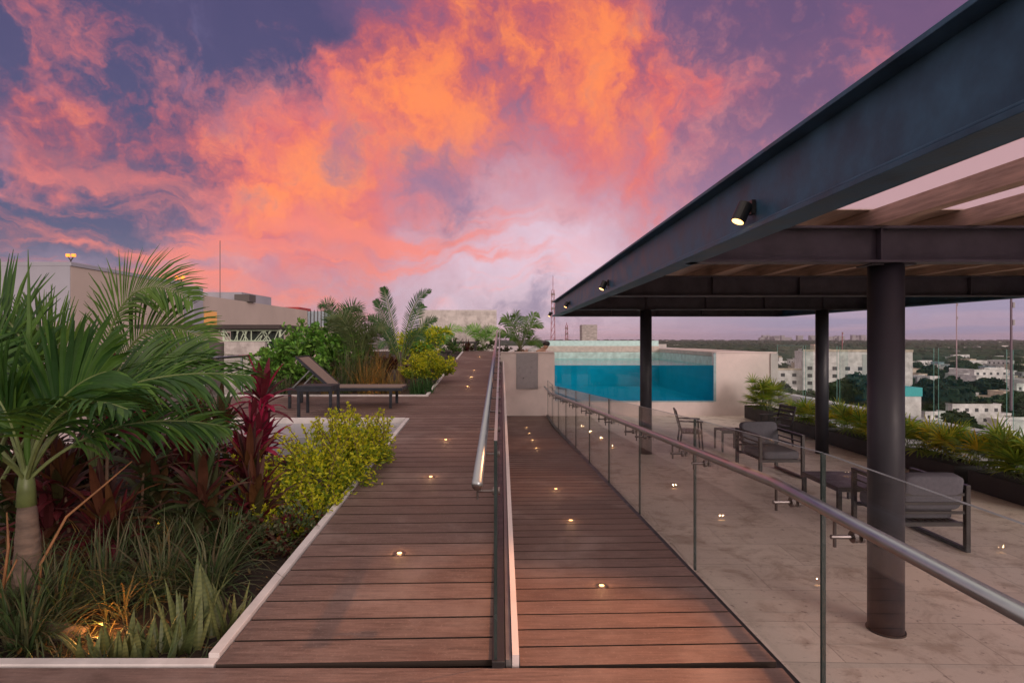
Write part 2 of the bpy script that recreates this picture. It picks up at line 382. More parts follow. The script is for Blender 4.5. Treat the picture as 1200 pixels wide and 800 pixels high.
# white retaining wall between ramps
d = MB()
y = 2.8
while y < 17.35:
    ye = min(y + 1.2, 17.38); n = 8
    d.hexa([(.022, y, zR(y) - .05), (.09, y, zR(y) - .05), (.09, ye, zR(ye) - .05), (.022, ye, zR(ye) - .05), (.022, y, zL(y) + .045), (.09, y, zL(y) + .045), (.09, ye, zL(ye) + .045), (.022, ye, zL(ye) + .045)]); y = ye
for f_ in range(len(d.v)):
    if abs(d.v[f_][0] - .022) < 1e-6: d.v[f_] = (.056, d.v[f_][1], d.v[f_][2])
rw_ = tag(d.build('retaining_wall', stucco_m), 'low white wall standing between the rising ramp and the descending ramp', 'wall')
MB().slope(.024, .052, 2.8, 21.3, zL, -.4, .02).build('edge_profile', pmat('alu_profile', (.20, .18, .18), .45, .5), rw_)

# curbs of the planting beds
def curb(name, segs, label):
    b = MB()
    for s in segs:
        if s[0] == 'y': b.slope(s[1], s[1] + .06, s[2], s[3], zL, -.25, .03)
        else: b.slope(s[2], s[3], s[1], s[1] + .06, (lambda zz: (lambda y: zz))(zL(s[1])), -.25, .032)
    tag(b.build(name, curb_m, bevel=.004), label, 'curb')
tag(MB().slope(-6, -1.41, 2.79, 2.85, lambda y: .75, -.2, .006).slope(-1.465, -1.41, 2.85, 8.78, zL, -.25, .022).slope(-5.4, -1.47, 8.72, 8.78, lambda y: zL(8.75), -.25, .03).build('planter_curb', curb_m, bevel=.004), 'white stone edging around the front planting bed', 'curb')
tag(MB().slope(-5.4, -1.40, 10.95, 11.01, lambda y: zL(11), -.2, .03).slope(-1.46, -1.40, 11.01, 16.6, zL, -.25, .03).build('planter_curb', curb_m, bevel=.004), 'white stone edging around the bed behind the sun lounger', 'curb')
tag(MB().slope(-1.46, -1.40, 18.4, 21.2, zL, -.25, .03).build('planter_curb', curb_m, bevel=.004), 'short white stone edging at the top of the ramp', 'curb')
tag(MB().slope(-4.1, -1.475, 7.5, 8.715, lambda y: zL(8.4) - .0, -.3, -.03).build('stone_slab', slab_m, bevel=.005), 'smooth pale blue grey slab between the golden shrub and the lounger deck', 'slab')
# soil
so = MB().box(-6, -1.47, 2.86, 7.5, .2, .64)
so.slope(-5.4, -4.1, 7.5, 8.7, lambda y: .8, -.3, .15)
so.slope(-5.4, -1.46, 11.0, 16.6, zL, -.4, -.06).slope(-5.4, -1.46, 18.4, 24, zL, -.4, -.04).slope(-5.4, -3.2, 16.6, 18.4, zL, -.4, -.06)
struct(so.build('soil', soil_m), 'dark mulch in the planting beds', 'soil')

# dark cladding of left roof edge
tag(MB().box(-6.1, -5.5, 2.9, 24, -.5, .95).build('roof_edge_wall', stucco2_m), 'low wall at the left edge of the roof garden', 'wall')

# ------------------------------------------------------------------ right glass balustrade
XG = 1.415
joints = [.85 + 1.65 * i for i in range(11)]; joints[-1] = 17.3
bal = empty('glass_balustrade', (XG, 2.5, 0), 0, 'long frameless glass balustrade between descending ramp and terrace', 'balustrade')
def local(o, par): o.location = o.location - par.location; return o
for i in range(len(joints) - 1):
    a, b_ = joints[i] + .008, joints[i + 1] - .008
    p = MB()
    pts = lambda x, y, t: (x, y, zR(y) + t)
    x0, x1 = XG - .008, XG + .008
    bot, top = .0, 1.1
    # split pane at slope break
    ys = [a, b_] if not (a < 15.25 < b_) else [a, 15.25, b_]
    for k in range(len(ys) - 1):
        p.face([(x0, ys[k], zR(ys[k]) + bot), (x0, ys[k], zR(ys[k]) + top), (x0, ys[k + 1], zR(ys[k + 1]) + top), (x0, ys[k + 1], zR(ys[k + 1]) + bot)], 0)
        p.face([(x1, ys[k], zR(ys[k]) + bot), (x1, ys[k + 1], zR(ys[k + 1]) + bot), (x1, ys[k + 1], zR(ys[k + 1]) + top), (x1, ys[k], zR(ys[k]) + top)], 0)
        p.face([(x0, ys[k], zR(ys[k]) + top), (x1, ys[k], zR(ys[k]) + top), (x1, ys[k + 1], zR(ys[k + 1]) + top), (x0, ys[k + 1], zR(ys[k + 1]) + top)], 2)
    for yy in (a, b_):
        p.face([(x0, yy, zR(yy) + bot), (x1, yy, zR(yy) + bot), (x1, yy, zR(yy) + top), (x0, yy, zR(yy) + top)], 1)
    local(p.build('glass_pane', [glass_m, gedge_m, pmat('glass_top_edge', (.22, .25, .27), .35)], bal), bal)
ch = MB(); yy = [.85, 15.25, 17.3]
for k in range(2): ch.slope(1.372, 1.445, yy[k], yy[k + 1], zR, -.1, .045)
local(ch.build('base_channel', black_m, bal, bevel=.003), bal)
rl = [(1.325, .7, zR(.7) + .90), (1.325, 2.75, zR(2.75) + .905), (1.325, 15.25, zR(15.25) + .90), (1.325, 17.3, .90)]
local(MB().tube(rl, .026, 16).build('handrail', pmat('rail_steel', (.38, .43, .45), .36, 1, var=.05), bal, smooth=True), bal)
for j in joints[1:-1]:
    for s in (-.24, .24):
        y0 = j + s; z0 = zR(y0) + .90
        k = MB().tube([(1.325, y0, z0 - .01), (1.325, y0, z0 - .125)], .007, 8)
        k.tube([(1.31, y0, z0 - .085), (XG - .008, y0, z0 - .085)], .009, 8)
        k.tube([(XG - .022, y0, z0 - .085), (XG - .006, y0, z0 - .085)], .024, 12); k.tube([(XG + .009, y0, z0 - .085), (XG + .02, y0, z0 - .085)], .024, 12)
        local(k.build('rail_bracket', dsteel_m, bal, smooth=False), bal)

# ------------------------------------------------------------------ centre balustrade
cb_ = empty('glass_balustrade', (-.025, 2.8, .75), 0, 'glass balustrade with round steel handrail seen edge on between the ramps', 'balustrade')
js = [2.78 + 1.55 * i for i in range(13)]
for i in range(12):
    a, b_ = js[i] + .008, js[i + 1] - .008; p = MB(); x0, x1 = -.034, -.018
    for x, fl in ((x0, 0), (x1, 1)):
        q = [(x, a, zL(a)), (x, a, zL(a) + 1.1), (x, b_, zL(b_) + 1.1), (x, b_, zL(b_))]; p.face(q if not fl else q[::-1], 0)
    for y in (a, b_): p.face([(x0, y, zL(y)), (x1, y, zL(y)), (x1, y, zL(y) + 1.1), (x0, y, zL(y) + 1.1)], 1)
    p.face([(x0, a, zL(a) + 1.1), (x1, a, zL(a) + 1.1), (x1, b_, zL(b_) + 1.1), (x0, b_, zL(b_) + 1.1)], 2)
    local(p.build('glass_pane', [glass_m, gedge_m, MATS['glass_top_edge']], cb_), cb_)
c_ = MB().slope(-.044, .020, 2.77, 21.4, zL, -.06, .03); local(c_.build('base_channel', black_m, cb_, bevel=.003), cb_)
local(MB().tube([(-.128, 3.05, zL(3.05) + .80), (-.128, 21.2, zL(21.2) + .80)], .030, 18).build('handrail', steel_m, cb_, smooth=True), cb_)
for i in range(24):
    y = 3.12 + i * .775; z = zL(y) + .80
    k = MB().tube([(-.128, y, z - .02), (-.128, y, z - .10)], .006, 8).tube([(-.128, y, z - .055), (-.034, y, z - .055)], .008, 8).tube([(-.046, y, z - .055), (-.036, y, z - .055)], .022, 12).tube([(-.016, y, z - .055), (-.006, y, z - .055)], .022, 12)
    local(k.build('rail_bracket', dsteel_m, cb_), cb_)

# ------------------------------------------------------------------ pergola
perg = empty('pergola', (2.98, 4.36, 0), 0, 'dark steel pergola with translucent roof covering the terrace', 'pergola')
def pp(mb, name, mat, **k): return local(mb.build(name, mat, perg, **k), perg)
zb, zt = EYE + .60, EYE + 1.0
# edge I beams
def ibeam_y(xc, y0, y1, zb, zt, wd=.18, tf=.022):
    m = MB(); m.box(xc - .008, xc + .008, y0, y1, zb + tf, zt - tf)
    m.box(xc - wd / 2, xc + wd / 2, y0, y1, zb, zb + tf); m.box(xc - wd / 2, xc + wd / 2, y0, y1, zt - tf, zt)
    m.tube([(xc - wd / 2 + .035, y0, zb + tf + .014), (xc - wd / 2 + .035, y1, zb + tf + .014)], .012, 8); return m
pp(ibeam_y(1.47, -1.2, 15.4, zb, zt), 'edge_beam', beam_m, bevel=.003)
pp(ibeam_y(7.60, 0, 15.4, zb, zt), 'edge_beam', beam_m, bevel=.003)
for y in (.7, 4.52, 8.05, 11.7, 15.35):
    m = MB(); a, b_ = zb, EYE + .885
    m.box(1.48, 7.59, y - .006, y + .006, a + .018, b_ - .018); m.box(1.48, 7.59, y - .075, y + .075, a, a + .018); m.box(1.48, 7.59, y - .075, y + .075, b_ - .018, b_)
    for x in (2.98, 4.2, 5.4, 6.6): m.box(x - .006, x + .006, y - .07, y - .007, a + .018, b_ - .018)
    pp(m, 'cross_beam', cross_m, bevel=.002)
x = 2.21
while x < 7.4:
    pp(MB().box(x, x + .10, .2, 15.3, EYE + .887, EYE + 1.02), 'rafter', wood_m, bevel=.004); x += .72
pp(MB().box(1.57, 1.66, .2, 15.3, EYE + .887, EYE + 1.02), 'rafter', wood_m, bevel=.004)
def roofmat():
    m = bpy.data.materials.new('translucent_roof'); m.use_nodes = True; t = NT(m.node_tree); out = t.n['Material Output']; t.n.remove(t.n['Principled BSDF'])
    tr = t.new('ShaderNodeBsdfTranslucent'); tr.inputs[0].default_value = (.80, .70, .74, 1)
    tp = t.new('ShaderNodeBsdfTransparent'); tp.inputs[0].default_value = (.8, .74, .78, 1); mx = t.new('ShaderNodeMixShader'); mx.inputs[0].default_value = .25
    t.put(mx.inputs[1], tr.outputs[0]); t.put(mx.inputs[2], tp.outputs[0]); t.put(out.inputs[0], mx.outputs[0]); return m
pp(MB().face([(1.5, .1, EYE + 1.03), (7.65, .1, EYE + 1.03), (7.65, 15.3, EYE + 1.03), (1.5, 15.3, EYE + 1.03)]) or MB(), 'roof_panel', roofmat()) if False else None
rp = MB(); rp.box(1.57, 7.65, .1, 4.5, EYE + 1.023, EYE + 1.033); pp(rp, 'roof_panel', roofmat())
rp = MB(); rp.box(1.57, 7.65, 4.52, 15.32, EYE + 1.023, EYE + 1.045); pp(rp, 'timber_ceiling', wood_m)
for (x, y, r) in ((3.11, 4.60, .128), (6.6, 11.7, .122), (2.98, 11.7, .118)):
    pp(MB().tube([(x, y, 0), (x, y, zb)], r, 40), 'column', colm_m, smooth=False)
for o in perg.children:
    if o.name.startswith('column'):
        o.data.polygons.foreach_set('use_smooth', [len(p.vertices) == 4 for p in o.data.polygons])

for (x, y, r_) in ((3.11, 4.60, .128), (6.6, 11.7, .122), (2.98, 11.7, .118)):
    pp(MB().box(x - r_ - .05, x + r_ + .05, y - .10, y + .10, zb - .014, zb - .002), 'cap_plate', cross_m, bevel=.002)
    pp(MB().tube([(x, y, .001), (x, y, .012)], r_ + .012, 40), 'base_ring', black_m)
# spotlights on the edge beam
def spot_fixture(y, label, energy, zc=EYE + .715, x=1.455):
    e = empty('spotlight', (x, y, zc), 0, label, 'spotlight', 'spotlights along the pergola edge beam')
    dr = Vector((-.44, -.10, -.90)).normalized()
    a = Vector((-.055, -.01, .045)); MB().tube([a - dr * .015, a + dr * .10], .040, 20).build('housing', black_m, e)
    MB().tube([a + dr * .094, a + dr * .1015], .033, 20).build('lens', lens_m, e)
    k = MB().tube([(0, .0, .04), (-.045, 0, .045)], .014, 10).box(-.022, .0, -.03, .03, .0, .08).tube([(-.05, .03, .05), (-.05, .09, .03), (-.005, .11, -.03)], .006, 6)
    k.build('mount', black_m, e)
    L = bpy.data.lights.new('spot_lamp', 'SPOT'); L.energy = energy; L.color = (1, .42, .18); L.spot_size = R(62); L.spot_blend = .7; L.shadow_soft_size = .03
    lo = bpy.data.objects.new('spot_lamp', L); col.objects.link(lo); lo.parent = e; lo.location = a + dr * .11; lo.rotation_euler = (-dr).to_track_quat('Z', 'Y').to_euler()
    return e
spot_fixture(3.28, 'lit black spotlight nearest the camera on the pergola edge beam', 230)
spot_fixture(7.7, 'black spotlight halfway down the pergola edge beam', 45)
spot_fixture(12.0, 'small black spotlight near the far end of the pergola edge beam', 35)
spot_fixture(15.42, 'tiny lit spotlight hanging at the far tip of the pergola edge beam', 10, EYE + .66, 1.40)

# deck lights
def deck_light(x, y, zf, label, group, on=True):
    e = empty('deck_light', (x, y, zf(y)), 0, label, 'deck light', group)
    s = (zf(y + .1) - zf(y - .1)) / .2; e.rotation_euler = (math.atan(s), 0, 0)
    k = MB(); k.tube([(0, 0, -.02), (0, 0, .004)], .044, 20); k.build('ring', dsteel_m, e)
    k = MB(); k.tube([(0, 0, .0045), (0, 0, .006)], .017, 16); k.build('lens', lens_m, e)
    L = bpy.data.lights.new('glow', 'POINT'); L.energy = .25; L.color = (1, .55, .25); L.shadow_soft_size = .004
    lo = bpy.data.objects.new('glow', L); col.objects.link(lo); lo.parent = e; lo.location = (0, 0, .05)
lowr = ['first', 'second', 'third', 'fourth', 'fifth', 'sixth', 'seventh', 'eighth']
for i, y in enumerate((4.04, 5.84, 7.44, 12.3, 13.9, 15.3, 19.3)):
    deck_light(-.72, y, zL, f'{lowr[i]} round warm light from the front set in the rising ramp', 'lights set in the rising ramp')
for i, y in enumerate((3.84, 5.54, 7.05, 10.9, 12.2, 13.6, 15.0)):
    deck_light(.68, y, zR, f'{lowr[i]} round warm light from the front set in the descending ramp', 'lights set in the descending ramp')

# ------------------------------------------------------------------ pool
YW = 17.4
poolm = pmat('pool_tiles', (.12, .62, .66), .4, var=.08, scale=2)
poolp = pmat('pool_waterline_tiles', (.50, .62, .60), .5, var=.15, scale=5)
pw = empty('pool_wall', (0, YW, 0), 0, 'white pool wall with a wide acrylic window into the water', 'wall')
def wp(mb, n, m, **k): return local(mb.build(n, m, pw, **k), pw)
wp(MB().box(-.06, 1.64, YW, YW + .3, 0, 1.92).box(6.56, 8.43, YW, YW + .3, 0, 1.92).box(1.64, 6.56, YW, YW + .3, 0, .45), 'wall', stucco_m)
wp(MB().box(-.08, 1.62, YW - .02, YW + .32, 1.922, 1.95).box(6.58, 8.45, YW - .02, YW + .32, 1.922, 1.95), 'coping', stucco_m)
wp(MB().box(8.23, 8.45, YW - .05, YW - .003, 0, 1.90), 'corner_pilaster', stucco2_m)
wp(MB().box(6.50, 6.575, YW - .012, YW - .002, .44, 1.92).box(1.62, 6.50, YW - .012, YW - .002, .425, .455), 'window_trim', pmat('silicone', (.30, .42, .46), .4))
wp(MB().box(.47, 1.13, YW - .02, YW - .003, .82, 1.905), 'steel_hatch', panel_m, bevel=.003)
acr = glassmat('acrylic', (.95, .98, .98), .02, k=.8)
wp(MB().box(1.645, 6.555, YW + .02, YW + .08, .452, 1.93), 'acrylic_window', acr)
# pool basin
b = MB(); X0, X1, Y0, Y1 = 1.64, 6.56, YW + .3, 23.6

for z0_, z1_, mi_ in ((.2, 1.535, 0), (1.538, 1.80, 1)): b.box(X0 - .2, X0, Y0, Y1, z0_, z1_, mi_); b.box(X1, X1 + .2, Y0, Y1, z0_, z1_, mi_); b.box(X0 - .2, X1 + .2, Y1, Y1 + .2, z0_, z1_, mi_)
b.box(X0, X1, YW + .3, Y1, .2, .40)
po = b.build('pool_basin', [poolm, poolp]); tag(po, 'blue tiled swimming pool basin behind the acrylic window', 'pool')
b = MB(); b.box(X0 - .6, X0, Y0, Y1 + .5, 1.803, 1.95); b.box(X1, X1 + 1.6, Y0, Y1 + .5, 1.803, 1.95); b.box(X0, X1, Y1, Y1 + .5, 1.803, 2.05)
b.build('coping', coping_m, po, bevel=.01)
wb = MB(); wz = 1.54
wtop = glassmat('water_surface', (.55, .85, .85), .04, .02, 1.0, bump=1., bs=7)
wsid = glassmat('water_side', (.05, .50, .76), .0, .0, 0)
wb.face([(X0 + .003, YW + .09, wz), (X1 - .003, YW + .09, wz), (X1 - .003, Y1 - .003, wz), (X0 + .003, Y1 - .003, wz)], 0)
wb.face([(X0 + .003, YW + .09, .455), (X1 - .003, YW + .09, .455), (X1 - .003, YW + .09, wz), (X0 + .003, YW + .09, wz)], 1)
struct(wb.build('pool_water', [wtop, wsid]), 'clear blue water of the swimming pool', 'water')
# pool deck and building body
struct(MB().box(-5.4, 9.6, 24.1, 40, 1.2, 1.86).box(-.06, 1.04, YW + .3, 24.1, .4, 1.80).box(8.16, 8.40, YW + .32, 24.1, .2, 1.90).build('pool_deck', stucco2_m), 'pale pool deck beyond the basin', 'deck')
struct(MB().box(-6.1, 9.6, -4, 40, -26, -.32).build('building_body', stucco2_m), 'hotel building carrying the roof terrace', 'building')
g = MB(); g.box(2.05, 7.2, 26, 26.02, 1.87, 2.27); tag(g.build('glass_screen', frost_m), 'low pale aqua glass screen behind the pool', 'screen')
tag(MB().box(4.55, 5.42, 32, 32.9, 1.86, 3.15).build('concrete_block', conc_m, bevel=.03), 'square beige concrete block standing behind the pool', 'concrete block')
tag(MB().box(7.3, 9.6, 33, 33.02, 1.0, 2.05).build('far_parapet', stucco2_m), 'pale low parapet behind the right end of the pool', 'parapet')

# concrete block wall at the end of the ramp
def blockmat():
    m = bpy.data.materials.new('cmu_wall'); m.use_nodes = True; t = NT(m.node_tree); b = t.n['Principled BSDF']
    c = t.new('ShaderNodeTexCoord'); s = t.new('ShaderNodeSeparateXYZ'); t.put(s.inputs[0], c.outputs['Object']); q = t.new('ShaderNodeCombineXYZ'); t.put(q.inputs[0], t.m('ADD', s.outputs[0], s.outputs[1])); t.put(q.inputs[1], s.outputs[2])
    br = t.new('ShaderNodeTexBrick'); t.put(br.inputs[0], q.outputs[0]); br.inputs['Scale'].default_value = 1; br.inputs['Brick Width'].default_value = .42; br.inputs['Row Height'].default_value = .21; br.inputs['Mortar Size'].default_value = .01
    br.inputs['Color1'].default_value = (.46, .42, .41, 1); br.inputs['Color2'].default_value = (.58, .53, .52, 1); br.inputs['Mortar'].default_value = (.55, .51, .50, 1)
    n = t.noise(c.outputs['Object'], 3, 8, .7)
    t.put(b.inputs['Base Color'], t.mix(t.sm(n.outputs[0], .4, .7, 0, .6), br.outputs[0], (.20, .17, .165, 1))); b.inputs['Roughness'].default_value = .9; return m
cmu = blockmat()
tag(MB().box(-3.6, -.19, 25, 25.3, 1.3, 3.62).build('block_wall', cmu), 'tall rough grey block wall closing the end of the ramp', 'wall')

# ------------------------------------------------------------------ right edge: parapet, wind screens
tag(MB().box(9.28, 9.6, -3, 30, -.3, .55).box(9.22, 9.28, -3, 30, .42, .52).build('parapet', pmat('parapet_paint', (.50, .48, .52), .8, var=.12, scale=2), bevel=.01), 'pale grey parapet running along the city side of the roof', 'parapet')
tag(MB().box(8.46, 9.2, -3, 30, -.3, .12).build('roof_gutter', pmat('white_membrane', (.62, .58, .60), .7, var=.12, scale=1.5)), 'white gutter ledge between wind screens and parapet', 'ledge')
yj = [8.0 + 1.62 * i for i in range(-2, 7)]
for i in range(len(yj) - 1):
    e = empty('wind_screen', (8.55, yj[i], .12), 0, f'clear tall glass wind screen, {["nearest","second","third","fourth","fifth","sixth","seventh","farthest"][i]} from the camera along the roof edge', 'glass screen', 'tall glass screens along the city side')
    g = MB(); dY = 1.50
    g.face([(-.006, 0, 0), (-.006, 0, 2.05), (-.006, dY, 2.05), (-.006, dY, 0)]); g.face([(.006, 0, 0), (.006, dY, 0), (.006, dY, 2.05), (.006, 0, 2.05)])
    for y in (0, dY): g.face([(-.006, y, 0), (.006, y, 0), (.006, y, 2.05), (-.006, y, 2.05)], 1)
    g.face([(-.006, 0, 2.05), (.006, 0, 2.05), (.006, dY, 2.05), (-.006, dY, 2.05)], 1)
    g.build('glass_pane', [gtint_m, gedge2_m], e)
    MB().box(-.03, .03, .2, .3, 0, .12).box(-.03, .03, 1.2, 1.3, 0, .12).build('clamp', steel_m, e)
    # return fin
    MB().box(.007, .28, .0, .012, 0, 2.05).build('glass_fin', gtint_m, e)

# ------------------------------------------------------------------ plants
def strip(mb, pts, widths, side, fold=.0, mi=0):
    """leaf blade along pts; two quads across with a V fold"""
    n0 = len(mb.v)
    for i, p in enumerate(pts):
        d = pts[min(i + 1, len(pts) - 1)] - pts[max(i - 1, 0)]
        s = side - d * (side.dot(d) / max(1e-9, d.dot(d)))
        s = s.normalized() if s.length > 1e-6 else side
        nrm = s.cross(d).normalized() if d.length > 0 else Vector((0, 0, 1))
        w_ = widths[i] / 2
        mb.v += [tuple(p - s * w_ + nrm * fold * w_), tuple(p), tuple(p + s * w_ + nrm * fold * w_)]
    for i in range(len(pts) - 1):
        a = n0 + i * 3
        mb.f += [(a, a + 1, a + 4, a + 3), (a + 1, a + 2, a + 5, a + 4)]; mb.mi += [mi, mi]
def arc(base, d, L, droop, n=6, grav=Vector((0, 0, -1))):
    pts = [base.copy()]; d = d.normalized(); p = base.copy(); s = L / n
    for i in range(n):
        p = p + d * s; pts.append(p.copy()); d = (d + grav * droop * s / L * (1 + i * .35)).normalized()
    return pts
def wprof(n, w, k='leaf'):
    o = []
    for i in range(n + 1):
        t = i / n
        if k == 'leaf': o.append(w * max(.03, math.sin(PI * min(.97, .12 + t * .85)) ** .8))
        else: o.append(w * max(.04, (1 - t ** 3) * (.7 + .3 * min(1, t * 5))))
    return o
def rv(rng, s=1): return Vector((rng.uniform(-s, s), rng.uniform(-s, s), rng.uniform(-s, s)))
def bez(a, b, c, n):
    return [a * (1 - t) ** 2 + b * 2 * t * (1 - t) + c * t * t for t in [i / n for i in range(n + 1)]]
def frond(mb, ctrl, nl, ll, lw, rng, start=.25, vup=.35, droop=.5, spread=.9, segs=4, rr=.012, plane=None, jit=.12):
    """ctrl a,b,c: rachis bezier with b as pass-near control"""
    a, b, c = ctrl; N = 24; R_ = bez(a, b, c, N)
    mb.tube(R_, [rr * (1 - .8 * i / N) + .001 for i in range(N + 1)], 5, 1)
    for i in range(nl):
        t = start + (1 - start) * (i + .5) / nl; k = min(N - 1, int(t * N)); f = t * N - k
        p = R_[k].lerp(R_[k + 1], f); d = (R_[k + 1] - R_[k]).normalized()
        up = plane if plane is not None else Vector((0, 0, 1))
        sd = d.cross(up)
        sd = sd.normalized() if sd.length > .1 else d.orthogonal().normalized()
        upn = sd.cross(d).normalized()
        prof = math.sin(PI * min(1, .18 + .8 * (t - start) / (1 - start))) ** .6
        for s in (-1, 1):
            L = ll * prof * rng.uniform(.85, 1.1)
            dirn = (sd * s * spread + d * (.55 + .5 * t) + upn * vup + rv(rng, jit)).normalized()
            strip(mb, arc(p, dirn, L, droop * rng.uniform(.7, 1.3), segs), wprof(segs, lw * rng.uniform(.85, 1.1)), d, .15)

G_PALM = leafmat('palm_green', [(.018, .058, .014), (.030, .09, .017), (.08, .17, .025), (.022, .07, .018)], .25, .35)
G_ARECA = leafmat('areca_green', [(.07, .16, .03), (.12, .22, .035), (.04, .11, .025)], .35, .4)
G_FRESH = leafmat('fresh_green', [(.09, .26, .04), (.15, .36, .05), (.22, .42, .07), (.06, .18, .03)], .3, .3)
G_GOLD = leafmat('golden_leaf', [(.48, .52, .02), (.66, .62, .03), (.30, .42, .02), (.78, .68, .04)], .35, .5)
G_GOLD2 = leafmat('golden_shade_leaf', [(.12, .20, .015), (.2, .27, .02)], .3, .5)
G_RED = leafmat('cordyline_pink', [(.28, .012, .05), (.46, .03, .10), (.16, .012, .035), (.08, .02, .025), (.20, .02, .04)], .3, .35)
G_MAR = leafmat('cordyline_maroon', [(.08, .012, .02), (.13, .018, .024), (.05, .02, .02), (.14, .05, .02), (.04, .05, .02)], .25, .38)
G_MIX = leafmat('bed_mixed_leaf', [(.03, .06, .02), (.06, .05, .02), (.05, .09, .03), (.08, .02, .02), (.12, .07, .03)], .25)
G_GRASS = leafmat('lily_grass', [(.05, .09, .035), (.09, .14, .05), (.04, .06, .028), (.16, .17, .09), (.12, .08, .05)], .25, .4)
G_SANS = leafmat('snake_plant', [(.10, .13, .05), (.17, .19, .07), (.08, .11, .04), (.24, .24, .09)], .15, .4, band=14)
G_FAN = leafmat('fan_palm', [(.12, .24, .03), (.22, .33, .03), (.36, .38, .04), (.07, .16, .025)], .35, .4)
G_FANY = leafmat('fan_palm_yellow', [(.65, .46, .03), (.48, .42, .03), (.28, .36, .03), (.75, .50, .04)], .35, .4)
G_DRY = leafmat('dry_grass', [(.22, .14, .05), (.14, .13, .05), (.30, .17, .05), (.08, .10, .04)], .3, .5)
G_GREY = leafmat('date_palm_green', [(.035, .10, .03), (.05, .13, .035), (.03, .08, .022)], .25, .4)
bark_m = pmat('palm_bark', (.17, .12, .095), .85, var=.25, scale=6, bump=.6, bscale=18, stretch=(1, 1, 4))
stem_m = pmat('green_stem', (.13, .17, .06), .5, var=.15)
twig_m = pmat('twig', (.13, .08, .05), .8, var=.2)
otwig_m = pmat('orange_twig', (.26, .12, .05), .7, var=.2)

# foreground palm -------------------------------------------------------
rng = random.Random(3)
YP = 3.45
base = P(28, 735, YP); base.z = .58
palm = empty('palm_tree', base, 0, 'large green palm with ringed trunk in the front left corner of the bed', 'palm')
def pl(mb, n, m, **k):
    o = mb.build(n, m, palm, **k); return local(o, palm)
tr = []
top = P(31, 592, YP)
for i in range(13):
    t = i / 12; tr.append((base.lerp(top, t) + Vector((.015 * math.sin(t * 3), 0, 0)), (.086 - .016 * t - .024 * t * t) * (1 + (.05 if i % 2 else 0))))
pl(MB().tube([p for p, r in tr], [r for p, r in tr], 16), 'trunk', bark_m, smooth=True)
cs = P(31, 545, YP)
pl(MB().tube([top, top.lerp(cs, .5), cs], [.052, .045, .028], 14), 'crownshaft', stem_m, smooth=True)
def pf(a, b, c, nl, ll, lw, **kw):
    m = MB(); frond(m, (P(*a), P(*b), P(*c)), nl, ll, lw, rng, **kw); pl(m, 'frond', [G_PALM, stem_m])
B0 = (31, 565, YP)
sp_ = MB(); strip(sp_, [P(33, 560, YP), P(34, 470, YP), P(36, 380, YP), P(33, 292, YP)], [.04, .045, .035, .004], Vector((1, 0, 0)), .5); pl(sp_, 'spear_leaf', G_PALM)
pf(B0, (95, 420, 3.5), (290, 440, 3.5), 58, .50, .021, droop=.8, vup=.1, spread=.5, start=.22, plane=Vector((0, -.6, .8)), jit=.18)
pf(B0, (75, 440, 3.8), (245, 420, 4.1), 54, .50, .022, droop=.7, vup=.3, spread=.55, plane=Vector((0, -.8, .6)), jit=.18)
pf(B0, (50, 455, 3.4), (125, 435, 3.5), 40, .52, .034, droop=.6, vup=.25, spread=.6, start=.3, plane=Vector((0, -1, .2)))
pf(B0, (15, 465, 3.3), (-30, 440, 3.3), 40, .50, .034, droop=.7, vup=.25, spread=.6, start=.3, plane=Vector((0, -1, .2)))
pf(B0, (45, 450, 3.6), (75, 445, 3.9), 36, .46, .034, droop=.6, vup=.3, spread=.55, start=.3, plane=Vector((0, -1, .2)))
pf(B0, (-60, 430, 3.4), (-190, 520, 3.3), 44, .55, .03, droop=.9, vup=.1)
pf(B0, (-40, 470, 3.0), (-120, 600, 2.9), 40, .45, .028, droop=.8, vup=.1)
pf(B0, (120, 470, 3.5), (265, 500, 3.7), 50, .42, .020, droop=.9, vup=.15, spread=.55, plane=Vector((0, -.5, .8)), jit=.2)
pf(B0, (60, 440, 3.0), (150, 480, 2.95), 36, .40, .028, droop=.7, vup=.2)
pf(B0, (-20, 400, 3.9), (-60, 360, 4.4), 40, .5, .03, droop=.6, vup=.2)
pf(B0, (60, 430, 4.0), (160, 440, 4.7), 40, .5, .03, droop=.8, vup=.1)
# arching feathery areca behind -----------------------------------------
def areca(name, base, fr, label, mat=G_ARECA, ll=.42, lw=.022, nl=46, rr=.011, cat='palm', group=None, stems=True, seed=1, droop=.55):
    rng = random.Random(seed); e = empty(name, base, 0, label, cat, group); c = MB()
    for (a, b, c3) in fr:
        frond(c, (a, b, c3), nl, ll, lw, rng, droop=droop, vup=.15, start=.22, rr=rr, segs=3, plane=Vector((rng.uniform(-.3, .3), -.9, .5)))
    local(c.build('crown', [mat, stem_m], e), e)
    if stems:
        s = MB()
        for (a, b, c3) in fr: s.tube([Vector(base) + (a - Vector(base)) * .1, a], .016, 6)
        local(s.build('stems', stem_m, e), e)
    return e
bA = P(120, 600, 4.9); bA.z = .58
areca('areca_palm', bA, [(P(112, 500, 4.8), P(122, 285, 4.7), P(225, 352, 4.6)), (P(118, 510, 4.8), P(145, 335, 4.7), P(245, 402, 4.6)), (P(105, 500, 4.8), P(90, 400, 4.9), P(20, 370, 4.8)),
    (P(118, 500, 5.0), P(150, 430, 5.2), P(205, 420, 5.6)), (P(100, 500, 4.9), P(60, 420, 4.8), P(-10, 400, 4.6))],
    'feathery palm with two fronds arching right in front of the big building', lw=.020, ll=.46, nl=52, seed=4)
bA2 = P(-60, 600, 4.3); bA2.z = .58
